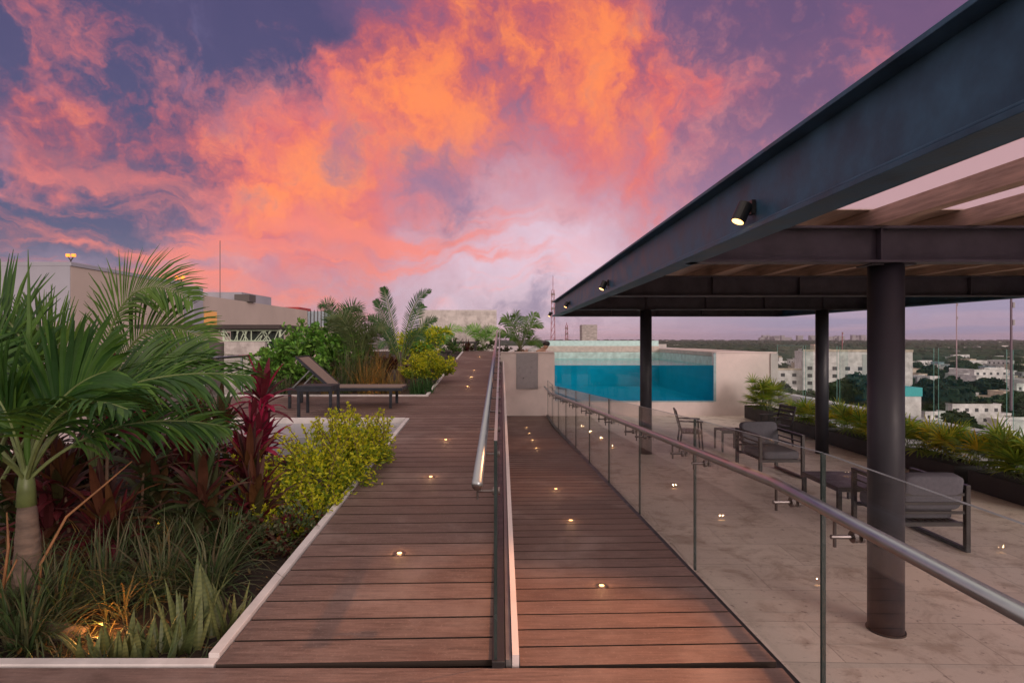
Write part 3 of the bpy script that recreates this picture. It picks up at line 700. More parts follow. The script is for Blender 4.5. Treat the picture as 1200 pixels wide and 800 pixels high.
areca('areca_palm', bA2, [(P(50, 480, 4.3), P(30, 350, 4.3), P(-50, 350, 4.3)), (P(20, 480, 4.3), P(-10, 380, 4.2), P(-80, 400, 4.2))], 'feathery palm at the left border whose fronds cross the white building', mat=G_PALM, seed=5, nl=44, ll=.5)

# cordylines ---------------------------------------------------------------
def cordyline(base, h, n, L, wd, mat, label, seed, heads=1):
    rng = random.Random(seed); e = empty('cordyline', base, 0, label, 'cordyline'); st = MB(); lf = MB()
    for k in range(heads):
        off = Vector((rng.uniform(-.12, .12), rng.uniform(-.12, .12), 0)) if k else Vector((0, 0, 0)); hh = h * (1 - .28 * k * rng.uniform(.7, 1.2))
        top = off + Vector((rng.uniform(-.05, .05), rng.uniform(-.05, .05), max(.1, hh)))
        st.tube([off, off.lerp(top, .5) + rv(rng, .015), top], [.014, .012, .009], 6)
        for i in range(n):
            az = i * 2.4 + rng.uniform(-.3, .3); t = i / n; el = R(12 + 72 * t + rng.uniform(-8, 8))
            dd = Vector((math.cos(az) * math.cos(el), math.sin(az) * math.cos(el), math.sin(el)))
            p = top + Vector((0, 0, -.20 * (1 - t))); sd = Vector((-math.sin(az), math.cos(az), 0))
            strip(lf, arc(p, dd, L * rng.uniform(.75, 1.1), .9 - .5 * t, 6), wprof(6, wd * rng.uniform(.8, 1.1)), sd, .35)
    st.build('stem', twig_m, e); lf.build('leaves', mat, e); return e
def at(px, py, Y, z=.58): q = P(px, py, Y); q.z = z; return q
cordyline(at(305, 0, 6.0), 1.20, 26, .42, .075, G_RED, 'tall bright pink cordyline left of the lounger side table', 11, 3)
cordyline(at(296, 0, 5.7),   .80, 22, .38, .07, G_RED, 'lower bright pink cordyline above the grey slab edge', 12, 2)
cordyline(at(122, 0, 4.2), 1.30, 14, .36, .07, G_RED, 'pink cordyline poking through the palm fronds', 13, 1)
labs = ['maroon cordyline under the tip of the big palm frond', 'maroon cordyline behind the brown twig', 'dark maroon cordyline beside the palm trunk', 'maroon cordyline below the pink cordyline', 'maroon cordyline in the middle of the front bed', 'dark red cordyline left of the golden shrub', 'tallest maroon cordyline in the shade of the fronds', 'maroon cordyline at the back of the front bed', 'small maroon cordyline with coppery lower leaves', 'maroon cordyline nearest the left border']
for i, (px, Y, h) in enumerate([(215, 5.0, .85), (165, 4.6, .8), (85, 4.3, .75), (285, 5.2, .62), (235, 4.5, .6), (290, 4.75, .45), (180, 5.4, 1.05), (255, 5.8, .95), (125, 4.1, .5), (10, 4.4, .7)]):
    cordyline(at(px, 0, Y), h, 26, .42, .07, G_MIX if i in (1, 4, 7, 9) else G_MAR, labs[i].replace('maroon', 'greenish maroon') if i in (1, 4, 7, 9) else labs[i], 20 + i, 3)

for i, (px, Y, h, t) in enumerate([(60, 6.2, 1.0, 'dark maroon cordyline behind the palm trunk at the back'), (120, 6.5, 1.1, 'dark maroon cordyline at the back under the arching fronds'), (170, 6.6, 1.0, 'dark maroon cordyline left of the grey slab'), (15, 5.6, .9, 'dark maroon cordyline at the back near the left border'), (225, 6.9, .85, 'dark maroon cordyline at the left front corner of the grey slab'), (100, 5.2, .6, 'low coppery cordyline behind the palm trunk'), (60, 4.9, .5, 'low coppery cordyline right behind the grass by the palm')]):
    cordyline(at(px, 0, Y), h, 30, .45, .06, G_MIX if i in (0, 2, 5, 6) else G_MAR, t.replace('dark maroon', 'brownish green').replace('coppery', 'brown green') if i in (0, 2, 5, 6) else t, 230 + i, 3)
# grass tufts ------------------------------------------------------------
def tuft(name, base, n, L, wd, mat, label, cat, seed, group=None, el0=35, el1=85, droop=1.0, segs=6, spread=.06, lean=None):
    rng = random.Random(seed); e = empty(name, base, 0, label, cat, group); lf = MB()
    for i in range(n):
        az = rng.uniform(0, 2 * PI); el = R(rng.uniform(el0, el1)); dd = Vector((math.cos(az) * math.cos(el), math.sin(az) * math.cos(el), math.sin(el)))
        sd = Vector((-math.sin(az), math.cos(az), 0)) + rv(rng, .2)
        p = Vector((rng.uniform(-spread, spread), rng.uniform(-spread, spread), 0))
        strip(lf, arc(p, dd, L * rng.uniform(.55, 1.1), droop * rng.uniform(.5, 1.5), segs), wprof(segs, wd * rng.uniform(.7, 1.1), 'grass'), sd, .3)
    lf.build('blades', mat, e); return e
gl = [(150, 4.1, 'left of the centre of the front bed'), (215, 4.4, 'at the middle of the front bed'), (265, 4.3, 'under the golden shrub'), (290, 4.9, 'behind the others by the golden shrub'), (120, 3.7, 'beside the fallen log'), (60, 3.45, 'just right of the palm trunk'), (5, 3.3, 'at the left border'), (185, 3.75, 'behind the snake plants'), (245, 3.8, 'close to the corner of the edging'), (30, 3.15, 'in front of the palm trunk'), (175, 4.8, 'in the shade under the fronds')]
for i, (px, Y, t) in enumerate(gl):
    tuft('lily_grass', at(px, 0, Y, .6), 150, .62, .014, G_GRASS, 'arching dark green grass tuft ' + t, 'grass tuft', 40 + i, 'grass tufts in the front bed')
# snake plants
sn = [(225, 3.18, 10, .46, 'tallest snake plant clump near the edging corner'), (262, 3.25, 6, .40, 'snake plant clump closest to the edging corner'), (197, 3.12, 7, .32, 'snake plant clump with a broad copper tipped leaf'), (172, 3.08, 6, .24, 'low snake plant clump left of the tall one'), (150, 3.05, 7, .22, 'small snake plant clump at the left end of the row'), (115, 3.05, 6, .2, 'little snake plant clump in front of the fallen log')]
for i, (px, Y, n, L, t) in enumerate(sn):
    tuft('snake_plant', at(px, 0, Y, .6), n + 6, L * 1.12, .046, G_SANS, t, 'snake plant', 60 + i, None, 58, 89, .35, 7, .09)
for i, (px, Y, t) in enumerate([(90, 3.0, 'low green ground tuft by the front edging under the palm'), (205, 3.0, 'low green ground tuft by the front edging near the snake plants'), (35, 2.99, 'low green ground tuft at the left end of the front edging')]):
    tuft('ground_tuft', at(px, 0, Y, .6), 70, .2, .012, G_GRASS, t, 'grass tuft', 80 + i, None, 20, 80, 1.0, 4, .18)
rng = random.Random(91); lt = MB()
for i in range(700):
    p = Vector((rng.uniform(-4.2, -1.5), rng.uniform(2.9, 5.2), .645 + rng.random() * .02)); a = rng.uniform(0, 6.3); L = rng.uniform(.02, .07); d_ = Vector((math.cos(a), math.sin(a), rng.uniform(-.1, .35)))
    strip(lt, [p, p + d_ * L * .5, p + d_ * L], [L * .1, L * .35, L * .08], Vector((-math.sin(a), math.cos(a), rng.uniform(-.3, .3))), .3)
tag(lt.build('leaf_litter', leafmat('litter', [(.16, .08, .03), (.26, .15, .06), (.08, .05, .03), (.2, .16, .07)], .1)), 'dry brown leaf litter on the mulch of the front bed', 'leaf litter', None, 'stuff')
# dead fronds and dry blades among the grass
for i, (px, Y) in enumerate([(70, 3.6), (140, 3.5), (200, 4.0), (100, 4.2), (255, 4.6), (20, 3.7)]):
    tuft('dry_tuft', at(px, 0, Y, .62), 45, .55, .012, G_DRY, ['tan dry blades just right of the palm trunk', 'tan dry blades beside the glowing garden light', 'tan dry blades at the middle of the front bed', 'tan dry blades behind the brown twig', 'tan dry blades under the golden shrub', 'tan dry blades left of the palm trunk'][i], 'grass tuft', 400 + i, None, 25, 80, 1.2)
# fallen log + twigs
lg = MB().tube([at(45, 0, 3.3, .66), at(70, 0, 3.28, .66), at(98, 0, 3.27, .65)], [.05, .055, .045], 12); tag(lg.build('log', bark_m, smooth=True), 'short pale log lying beside the palm trunk', 'log')
tag(MB().tube([P(42, 745, 3.35), P(48, 660, 3.4), P(78, 605, 3.5), P(120, 570, 3.6), P(155, 540, 3.7)], [.009, .008, .008, .006, .004], 6).build('dry_twig', otwig_m, smooth=True), 'long orange brown twig leaning right from the palm base', 'twig')
tag(MB().tube([P(2, 700, 3.2), P(10, 640, 3.2), P(8, 600, 3.25)], [.008, .007, .004], 6).tube([P(3, 690, 3.2), P(20, 655, 3.25)], .005, 5).build('dry_twig', otwig_m, smooth=True), 'short upright orange twig left of the palm trunk', 'twig')

# leafy shrub made of many small leaves ------------------------------------
def shrub(name, base, lobes, nl, ls, mats, label, cat, seed, lw=.5, stem=True, up=.3, sprays=0):
    """lobes: (dx,dy,dz, r) relative to base"""
    rng = random.Random(seed); e = empty(name, base, 0, label, cat); lf = MB(); st = MB()
    tot = sum(l[3] ** 2 for l in lobes)
    for (lx, ly, lz, r) in lobes:
        c = Vector((lx, ly, lz)); k = int(nl * r * r / tot)
        if stem:
            for q in range(5):
                t_ = c + rv(rng, r * .6); st.tube([Vector((rng.uniform(-.05, .05), rng.uniform(-.05, .05), 0)), c * .5 + rv(rng, r * .3), t_], [.012, .008, .003], 5)
        tw = []
        for q in range(max(6, k // 26)):
            d = rv(rng).normalized(); d.z = d.z * .8 + .15
            rad = r * rng.uniform(.55, 1.12); tw.append((c + d * rad, d))
        for q in range(k):
            cp, d = rng.choice(tw)
            p = cp + rv(rng, r * .17) - d * rng.uniform(0, r * .25)
            dd = (d * .7 + rv(rng, .8) + Vector((0, 0, up))).normalized(); L = ls * rng.uniform(.6, 1.2)
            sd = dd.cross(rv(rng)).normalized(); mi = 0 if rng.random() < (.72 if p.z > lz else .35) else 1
            pts = [p, p + dd * L * .5, p + dd * L + Vector((0, 0, -L * .15))]
            strip(lf, pts, [L * .12, L * lw, L * .06], sd, .25, mi)
    # upright sprays
    for q in range(sprays):
        l = rng.choice(lobes); c = Vector(l[:3]); d = Vector((rng.uniform(-.6, .6), rng.uniform(-.5, .5), 1)).normalized(); p0 = c + Vector((rng.uniform(-l[3], l[3]) * .7, rng.uniform(-l[3], l[3]) * .7, l[3] * .3)); LL = l[3] * rng.uniform(.7, 1.2)
        ap = arc(p0, d, LL, .3, 6); st.tube(ap, [.004] * 7, 4)
        for p in ap[1:]:
            for z in range(7):
                dd = (d * .6 + rv(rng, .9)).normalized(); L = ls * rng.uniform(.5, 1); sd = dd.cross(rv(rng)).normalized(); strip(lf, [p, p + dd * L * .5, p + dd * L], [L * .1, L * lw, L * .05], sd, .2, 0)
    lf.build('foliage', mats, e)
    if st.v: st.build('branches', twig_m, e)
    return e
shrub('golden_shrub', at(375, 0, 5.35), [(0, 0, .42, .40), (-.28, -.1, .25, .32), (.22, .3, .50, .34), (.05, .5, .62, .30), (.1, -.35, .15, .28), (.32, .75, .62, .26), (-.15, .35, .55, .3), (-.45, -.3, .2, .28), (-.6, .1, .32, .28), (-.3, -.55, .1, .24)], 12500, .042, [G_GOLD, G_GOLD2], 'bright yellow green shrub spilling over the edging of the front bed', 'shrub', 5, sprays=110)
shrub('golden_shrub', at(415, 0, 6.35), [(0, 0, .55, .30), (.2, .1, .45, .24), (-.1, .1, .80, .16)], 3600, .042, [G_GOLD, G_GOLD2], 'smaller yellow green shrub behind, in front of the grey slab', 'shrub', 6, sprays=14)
shrub('dark_shrub', at(345, 0, 4.6), [(0, 0, .15, .28), (-.3, 0, .15, .25)], 1500, .05, [G_GRASS, G_MAR], 'dark low shrub beneath the golden shrub', 'shrub', 7)

# back bed (behind lounger) --------------------------------------------
def atL(px, Y): q = P(px, 0, Y); q.z = zL(Y) - .06; return q
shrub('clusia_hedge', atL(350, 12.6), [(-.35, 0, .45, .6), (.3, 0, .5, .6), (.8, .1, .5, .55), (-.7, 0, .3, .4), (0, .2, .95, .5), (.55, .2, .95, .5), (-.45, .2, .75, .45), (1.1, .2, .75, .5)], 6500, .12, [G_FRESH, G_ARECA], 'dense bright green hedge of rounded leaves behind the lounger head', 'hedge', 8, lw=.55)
def upfronds(bx, n, h, seed, spread=.5, tilt=.6):
    rng = random.Random(seed); o = []
    for i in range(n):
        az = 2 * PI * i / n + rng.uniform(-.4, .4); r = spread * rng.uniform(.5, 1.1); hh = h * rng.uniform(.75, 1.1)
        a = bx + Vector((0, 0, h * .15)); m = bx + Vector((math.cos(az) * r * .35, math.sin(az) * r * .35, hh * 1.15)); c = bx + Vector((math.cos(az) * r * 1.3, math.sin(az) * r * 1.3, hh * tilt * 1.15)); o.append((a, m, c))
    return o
q = atL(418, 12.6); areca('areca_palm', q, upfronds(q, 14, 1.55, 3, .62, .80), 'loose feathery palm behind the lounger, left of the date palm', mat=leafmat('areca_dusty', [(.10, .13, .05), (.07, .12, .04), (.13, .15, .06)], .3), ll=.36, lw=.018, nl=30, seed=9)
q = atL(398, 13.8); areca('areca_palm', q, upfronds(q, 8, 1.75, 13, .5, .85), 'thin feathery palm rising behind the hedge', mat=G_GREY, ll=.32, lw=.018, nl=28, seed=10)
# date palm
q = atL(470, 12.7)
dp = [(q + Vector((0, 0, .45)), P(455, 350, 12.7), P(449, 337, 12.6)), (q + Vector((0, 0, .45)), P(478, 345, 12.7), P(505, 341, 12.5)), (q + Vector((0, 0, .4)), P(492, 372, 12.6), P(512, 375, 12.4)),
      (q + Vector((0, 0, .4)), P(450, 372, 12.6), P(432, 372, 12.4)), (q + Vector((0, 0, .4)), P(480, 380, 12.1), P(498, 398, 11.7)), (q + Vector((0, 0, .4)), P(455, 385, 12.1), P(445, 408, 11.7)), (q + Vector((0, 0, .45)), P(487, 358, 13), P(497, 358, 13.3)), (q + Vector((0, 0, .45)), P(448, 362, 12.9), P(440, 352, 12.9))]
e = areca('date_palm', q, dp, 'stiff grey green date palm whose fronds stand above the bed', mat=G_GREY, ll=.21, lw=.018, nl=44, stems=False, seed=14, droop=.25, rr=.018)
local(MB().tube([q, q + Vector((0, 0, .3)), q + Vector((0, 0, .55))], [.11, .12, .07], 10).build('trunk', bark_m, e), e)
for i, (px, Y, n, L, mat, t) in enumerate([(428, 11.6, 70, .85, G_DRY, 'orange lit dry grass clump behind the lounger foot'), (446, 11.7, 60, .7, G_DRY, 'second orange lit dry grass clump beside the date palm'), (462, 11.3, 60, .6, G_DRY, 'short dry grass clump under the date palm'), (405, 11.8, 80, 1.0, G_GRASS, 'tall green grass clump behind the middle of the lounger'), (385, 11.5, 60, .6, G_DRY, 'brown grass clump right of the hedge'), (487, 11.25, 60, .5, G_GREY, 'grey green grass clump near the white edging'), (500, 11.4, 70, .42, G_GREY, 'grey green grass clump at the corner of the white edging'), (505, 12.6, 60, .4, G_GRASS, 'dark green grass clump beside the ramp'), (440, 12.2, 80, 1.15, G_DRY, 'tallest dry grass clump left of the date palm'), (420, 12.0, 80, 1.2, G_GRASS, 'tallest green grass clump in the back bed'), (332, 11.3, 60, .5, G_GRASS, 'low green grass clump by the lounger head')]):
    tuft('grass_clump', atL(px, Y), n, L, .02, mat, t, 'grass tuft', 100 + i, None, 55, 88, .6, 5, .12)
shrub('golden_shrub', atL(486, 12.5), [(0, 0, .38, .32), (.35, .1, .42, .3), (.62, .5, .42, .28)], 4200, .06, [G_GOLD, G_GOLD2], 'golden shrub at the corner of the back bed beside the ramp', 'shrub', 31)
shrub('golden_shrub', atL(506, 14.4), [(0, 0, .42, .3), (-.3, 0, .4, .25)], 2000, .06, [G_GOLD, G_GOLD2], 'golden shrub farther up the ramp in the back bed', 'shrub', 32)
shrub('lime_shrub', atL(500, 16.4), [(0, 0, .75, .5), (-.5, 0, .65, .5), (.35, 0, .95, .3)], 2500, .12, [G_GOLD, G_FRESH], 'lime green shrub in front of the block wall', 'shrub', 33, lw=.35)
shrub('maroon_shrub', atL(448, 13.4), [(0, 0, .3, .35), (.3, 0, .3, .3), (-.4, 0, .2, .3)], 1300, .1, [G_MAR, G_DRY], 'brown maroon shrub under the date palm', 'shrub', 34)
q = atL(509, 17.2); areca('areca_palm', q, upfronds(q, 6, 1.0, 23, .6, .9), 'small lime green palm in front of the block wall', mat=G_FRESH, ll=.3, lw=.03, nl=18, seed=24)
# benches by the upper ramp
for (x0, x1, y, t) in ((-3.0, -1.5, 17.2, 'low dark bench beside the lime shrub'), (-1.95, -.95, 22.9, 'low dark bench in front of the block wall')):
    z = zL(y); e = empty('bench', ((x0 + x1) / 2, y, z), 0, t, 'bench'); h = (x1 - x0) / 2
    MB().box(-h, h, 0, .4, .30, .37).build('seat', black_m, e, bevel=.005)
    for sx in (-h + .05, h - .13): MB().box(sx, sx + .08, .02, .38, 0, .30).build('leg', black_m, e)
# far plants
def fountain(px, Y, n, L, mat, label, seed, z=None):
    q = P(px, 0, Y); q.z = zL(Y) if z is None else z
    return tuft('fountain_plant', q, n, L, .06, mat, label, 'plant', seed, None, 15, 85, .9, 5, .1)
fountain(533, 22.0, 60, .75, G_GREY, 'dark green fountain shaped plant before the block wall', 201)
fountain(546, 22.6, 40, .65, G_MAR, 'purple plant before the block wall', 202)
q = P(566, 0, 23.4); q.z = 1.8; areca('areca_palm', q, upfronds(q, 7, 1.0, 43, .8, .85), 'small palm at the right foot of the block wall', mat=G_FRESH, ll=.35, lw=.03, nl=20, seed=44)
shrub('low_shrub', (-.75, 23.5, 1.8), [(0, 0, .3, .35), (.4, 0, .25, .3), (-.5, 0, .25, .3)], 900, .1, [G_GRASS, G_ARECA], 'dark green low shrub at the foot of the block wall', 'shrub', 45)
shrub('low_shrub', (-1.8, 19.6, 1.75), [(0, 0, .3, .35), (.1, .9, .3, .3)], 900, .08, [G_GRASS, G_ARECA], 'dark green low shrub beside the short white edging', 'shrub', 46)

# palm on the pool wall planter
q = Vector((.62, 18.3, 1.80))
pfr = [(q + Vector((0, 0, .25)), P(600, 365, 18.3), P(588, 375, 18.2)), (q + Vector((0, 0, .25)), P(606, 362, 18.3), P(601, 368, 18)), (q + Vector((0, 0, .25)), P(622, 368, 18.3), P(636, 384, 18.1)), (q + Vector((0, 0, .25)), P(620, 362, 18.4), P(632, 370, 18.7)), (q + Vector((0, 0, .2)), P(595, 380, 18.2), P(585, 395, 18.0)), (q + Vector((0, 0, .2)), P(625, 390, 18.1), P(634, 406, 17.9)), (q + Vector((0, 0, .25)), P(612, 365, 18.8), P(616, 372, 19.2)), (q + Vector((0, 0, .2)), P(604, 385, 17.9), P(600, 398, 17.7)), (q + Vector((0, 0, .25)), P(594, 368, 18.5), P(586, 378, 18.8)), (q + Vector((0, 0, .2)), P(618, 380, 18.0), P(624, 392, 17.8))]
e = areca('palm_tree', q, pfr, 'small green palm in the planter on top of the pool wall', mat=G_ARECA, ll=.27, lw=.036, nl=18, stems=False, seed=51, rr=.016, droop=.8)
local(MB().tube([q, q + Vector((0, 0, .35))], [.07, .05], 8).build('trunk', bark_m, e), e)
shrub('low_shrub', (.25, 18.1, 1.80), [(0, 0, .12, .2), (.35, 0, .12, .18), (-.2, .3, .1, .2)], 700, .07, [G_GRASS, G_MAR], 'dark low shrub around the palm on the pool wall', 'shrub', 52)

# fan palms in planter boxes ------------------------------------------------
def fan_leaf(mb, p, d, r, rng, n=11, mi=0):
    d = d.normalized(); s = d.cross(Vector((0, 0, 1)))
    s = s.normalized() if s.length > .05 else Vector((1, 0, 0)); u = s.cross(d).normalized()
    for i in range(n):
        a = R(-78 + 156 * i / (n - 1)) + rng.uniform(-.05, .05); dd = d * math.cos(a) + s * math.sin(a) + u * .12
        strip(mb, arc(p, dd, r * (1 - .25 * abs(i / (n - 1) - .5)) * rng.uniform(.88, 1.08), .55, 4), wprof(4, r * .085), s * math.cos(a) - d * math.sin(a), .3, mi)
def fanpalm_mesh(e, seed, n=34, h=.62, rad=.42, yellow=.1):
    rng = random.Random(seed); lf = MB(); st = MB()
    for i in range(n):
        az = rng.uniform(0, 2 * PI); t = rng.random(); el = R(10 + 75 * t)
        b0 = Vector((rng.uniform(-.2, .2), rng.uniform(-.35, .35), 0)); L = h * rng.uniform(.5, 1.0) * (.55 + .45 * t)
        d = Vector((math.cos(az) * math.cos(el), math.sin(az) * math.cos(el), math.sin(el)))
        pts = arc(b0, d + Vector((0, 0, .4)), L, .3, 4); st.tube(pts, [.005] * 5, 4)
        fan_leaf(lf, pts[-1], (pts[-1] - pts[-2]) + Vector((0, 0, -.02)), rad * rng.uniform(.6, 1.0), rng, mi=1 if rng.random() < yellow else 0)
    lf.build('foliage', [G_FAN, G_FANY], e); st.build('stems', stem_m, e)
boxm = pmat('planter_black', (.028, .024, .026), .55, var=.15, scale=5)
plant_boxes = [(7.55, 16.2, 1.5, .38, 'dark planter box against the pool wall'), (7.60, 14.0, 1.7, .30, 'dark planter box behind the slatted chair'), (7.60, 12.0, 1.7, .30, 'dark planter box beside the right rear column'), (7.62, 10.0, 1.6, .30, 'dark planter box in the middle of the row'), (7.62, 8.25, 1.35, .30, 'dark planter box nearest the camera')]
for i, (x, y, L, h, t) in enumerate(plant_boxes):
    e = empty('planter_box', (x, y, 0), 0, t, 'planter', 'dark planter boxes along the city side')
    b = MB(); b.box(-.30, .30, -L / 2, -L / 2 + .03, 0.01, h).box(-.30, .30, L / 2 - .03, L / 2, .01, h).box(-.30, -.27, -L / 2 + .031, L / 2 - .031, .01, h).box(.27, .30, -L / 2 + .031, L / 2 - .031, .01, h)
    b.build('box', boxm, e, bevel=.004); MB().box(-.268, .268, -L / 2 + .032, L / 2 - .032, .02, h - .04).build('soil', soil_m, e)
fp = [(7.5, 16.25, .34, 1.25, .08, 70, 'big spiky green palm in the box against the pool wall'), (7.55, 14.4, .32, .75, .1, 30, 'green fan palm behind the slatted chair'), (7.55, 13.5, .32, .7, .4, 26, 'yellowing fan palm left of the rear column'), (7.55, 12.3, .32, .75, .2, 30, 'fan palm right behind the rear column'), (7.6, 11.5, .32, .8, .5, 30, 'yellow green fan palm right of the rear column'), (7.6, 10.35, .32, .85, .3, 34, 'fan palm just left of the front column'), (7.6, 9.5, .32, 1.0, .75, 38, 'yellowest fan palm just right of the front column'), (7.6, 8.6, .32, .95, .08, 38, 'green fan palm second from the right border'), (7.62, 7.95, .32, .95, .1, 38, 'green fan palm at the right border')]
for i, (x, y, z, sc_, yel, n, t) in enumerate(fp):
    e = empty('fan_palm', (x, y, z), 0, t, 'fan palm', 'fan palms in the dark planter boxes'); fanpalm_mesh(e, 300 + i, n + 6, .58 * sc_ if i else .62 * sc_, .40, yel)

# garden uplights
def uplight(p, label, en, c=(1, .42, .10)):
    e = empty('garden_light', p, 0, label, 'garden light'); MB().tube([(0, 0, -.02), (0, 0, .05)], .035, 12).build('housing', black_m, e); MB().tube([(0, 0, .0505), (0, 0, .053)], .025, 12).build('lens', lens_m, e)
    L = bpy.data.lights.new('glow', 'POINT'); L.energy = en * .2; L.color = c; L.shadow_soft_size = .02
    lo = bpy.data.objects.new('glow', L); col.objects.link(lo); lo.parent = e; lo.location = (0, 0, .13); lo.rotation_euler = (PI, 0, 0)
uplight(at(120, 0, 3.25, .60), 'buried orange garden light glowing among the grass near the log', 16)
uplight(at(182, 0, 4.9, .62), 'orange garden light glowing deep in the cordylines', 14)
q = atL(432, 11.7); uplight(q, 'orange garden light under the dry grass behind the lounger', 34)
q = atL(462, 11.6); uplight(q, 'orange garden light under the date palm', 6)

# ------------------------------------------------------------------ lounger + side table
mesh_m = pmat('lounger_mesh', (.21, .155, .13), .7, var=.08, scale=60, bump=.2, bscale=200)
frame_m = pmat('charcoal_frame', (.020, .024, .034), .4, var=.08)
def lounger(loc, label):
    e = empty('sun_lounger', loc, 0, label, 'sun lounger')
    L = 1.95; W = .62; h = .34
    f = MB()
    for y in (0, W - .04): f.box(0, L, y, y + .04, h - .05, h)
    for x in (0, L - .04): f.box(x, x + .04, .041, W - .041, h - .05, h)
    f.build('frame', frame_m, e, bevel=.003)
    for x in (.02, L - .22):
        for y in (0.002, W - .042): MB().box(x, x + .045, y, y + .04, 0, h - .051).build('leg', frame_m, e)
    MB().box(.72, L - .02, .03, W - .03, h + .002, h + .02).build('seat', mesh_m, e)
    piv = Vector((.72, 0, h + .01)); a = R(138); d = Vector((math.cos(a), 0, math.sin(a))); n = Vector((d.z, 0, -d.x)) * .02
    b = MB(); q = lambda t, y, s: tuple(piv + d * t + n * s + Vector((0, y, 0)))
    b.hexa([q(0, .04, -1), q(.74, .04, -1), q(.74, W - .04, -1), q(0, W - .04, -1), q(0, .04, .6), q(.74, .04, .6), q(.74, W - .04, .6), q(0, W - .04, .6)])
    bk = b.build('backrest', mesh_m, e)
    b = MB()
    for y in (.0, W - .04): b.bar(piv + Vector((0, y + .02, 0)), piv + d * .76 + Vector((0, y + .02, 0)), .038, .04)
    b.bar(piv + d * .76 + Vector((0, .0, 0)), piv + d * .76 + Vector((0, W, 0)), .03, .04)
    b.build('backrest_frame', frame_m, bk)
    for yy_ in (.06, W - .06): MB().bar(piv + d * .45 + Vector((0, yy_, 0)), Vector((.08, yy_, h)), .02, .02).build('support_strut', steel_m, e)
    return e
lz = zL(9.9)
lo_ = lounger((-3.62, 9.62, lz), 'brown mesh sun lounger with raised back on the board deck'); lo_.rotation_euler = (math.atan(.0), 0, 0)
tz = zL(8.95)
e = empty('side_table', (-2.9, 8.86, tz), 0, 'square charcoal side table in front of the lounger', 'side table')
f = MB(); f.box(-.27, .27, -.02, .44, .47, .50); f.build('table_top', frame_m, e, bevel=.003)
f = MB()
for y in (-.02, .40): f.box(-.265, .265, y + .002, y + .038, .41, .468)
for x in (-.265, .23): f.box(x, x + .035, .02, .398, .41, .467)
f.build('apron', frame_m, e)
for x in (-.268, .228):
    for y in (-.018, .398): MB().box(x, x + .04, y, y + .04, 0, .409).build('leg', frame_m, e)

# ------------------------------------------------------------------ terrace furniture
fab_m = pmat('grey_fabric', (.12, .12, .145), .95, var=.10, scale=30, bump=.4, bscale=260)
bronze_m = pmat('bronze_frame', (.038, .034, .036), .38, .2, var=.08)
def armchair(loc, rz, label):
    """origin floor centre; faces -Y locally"""
    e = empty('lounge_armchair', loc, rz, label, 'armchair', 'lounge armchairs on the terrace')
    w_, d_, h = .39, .44, .74; t = .05
    for s in (-1, 1):
        x = s * (w_ - .025); m = MB()
        m.box(x - .025, x + .025, -d_, -d_ + t, .045, h - .045); m.box(x - .025, x + .025, d_ - t, d_, .045, h - .045)
        m.box(x - .025, x + .025, -d_, d_, h - .044, h); m.box(x - .025, x + .025, -d_, d_, 0, .044)
        for z in (.52, .60): m.box(x - .01, x + .01, -d_ + t, d_ - t, z, z + .022)
        m.build('side_frame', bronze_m, e, bevel=.003)
    m = MB(); m.box(-w_ + .052, w_ - .052, -d_ + .03, -d_ + .07, .28, .325).box(-w_ + .052, w_ - .052, d_ - .07, d_ - .03, .28, .325)
    for i in range(9): x = -w_ + .09 + i * (2 * w_ - .18) / 8; m.box(x - .02, x + .02, -d_ + .071, d_ - .071, .30, .322)
    m.build('seat_frame', bronze_m, e)
    m = MB()
    for z in (.42, .52, .62): m.box(-w_ + .052, w_ - .052, d_ - .035, d_ - .015, z, z + .03)
    m.build('back_rails', bronze_m, e)
    MB().rbox(-w_ + .055, w_ - .055, -d_ + .0, d_ - .12, .325, .47, .03).build('seat_cushion', fab_m, e, smooth=True)
    Mx = Matrix.Translation((0, d_ - .13, .46)) @ Matrix.Rotation(R(-10), 4, 'X')
    MB().rbox(-w_ + .06, w_ - .06, -.075, .085, 0, .40, .03, M=Mx).build('back_cushion', fab_m, e, smooth=True)
    return e
armchair((4.68, 9.95, 0), R(3), 'grey cushioned armchair facing the camera side of the coffee table')
armchair((4.78, 6.70, 0), R(180), 'grey cushioned armchair turned away, partly behind the front column')
e = empty('coffee_table', (4.80, 7.95, 0), R(0), 'rectangular dark coffee table between the two armchairs', 'coffee table')
MB().box(-.36, .36, -.46, .46, .375, .40).build('table_top', bronze_m, e, bevel=.003)
m = MB()
for y in (-.455, .42): m.box(-.355, .355, y, y + .035, .335, .374)
for x in (-.355, .32): m.box(x, x + .035, -.42, .42, .335, .3735)
m.build('apron', bronze_m, e)
for x in (-.358, .308):
    for y in (-.458, .408): MB().box(x, x + .05, y, y + .05, 0, .334).build('leg', bronze_m, e)
def slat_chair(loc, rz, label):
    """faces +X locally"""
    e = empty('slatted_chair', loc, rz, label, 'chair', 'slatted terrace armchairs')
    for s in (-1, 1):
        y = s * .25
        m = MB().bar((-.22, y, 0), (-.17, y, .42), .032, .03).bar((-.17, y, .42), (-.29, y, .86), .032, .03); m.build('rear_leg', bronze_m, e)
        m = MB().bar((.25, y, 0), (.21, y, .62), .032, .03); m.build('front_leg', bronze_m, e)
        m = MB().bar((-.22, y, .64), (.25, y, .635), .05, .025).bar((-.18, y, .40), (.225, y, .40), .025, .035); m.build('armrest', bronze_m, e)
    m = MB()
    for i in range(6): x = -.15 + i * .07; m.box(x - .027, x + .027, -.235, .235, .415, .432)
    m.build('seat', bronze_m, e)
    m = MB()
    for z, x in ((.54, -.20), (.64, -.228), (.74, -.255), (.83, -.28)): m.bar((x, -.235, z), (x, .235, z), .016, .065)
    m.build('backrest', bronze_m, e); return e
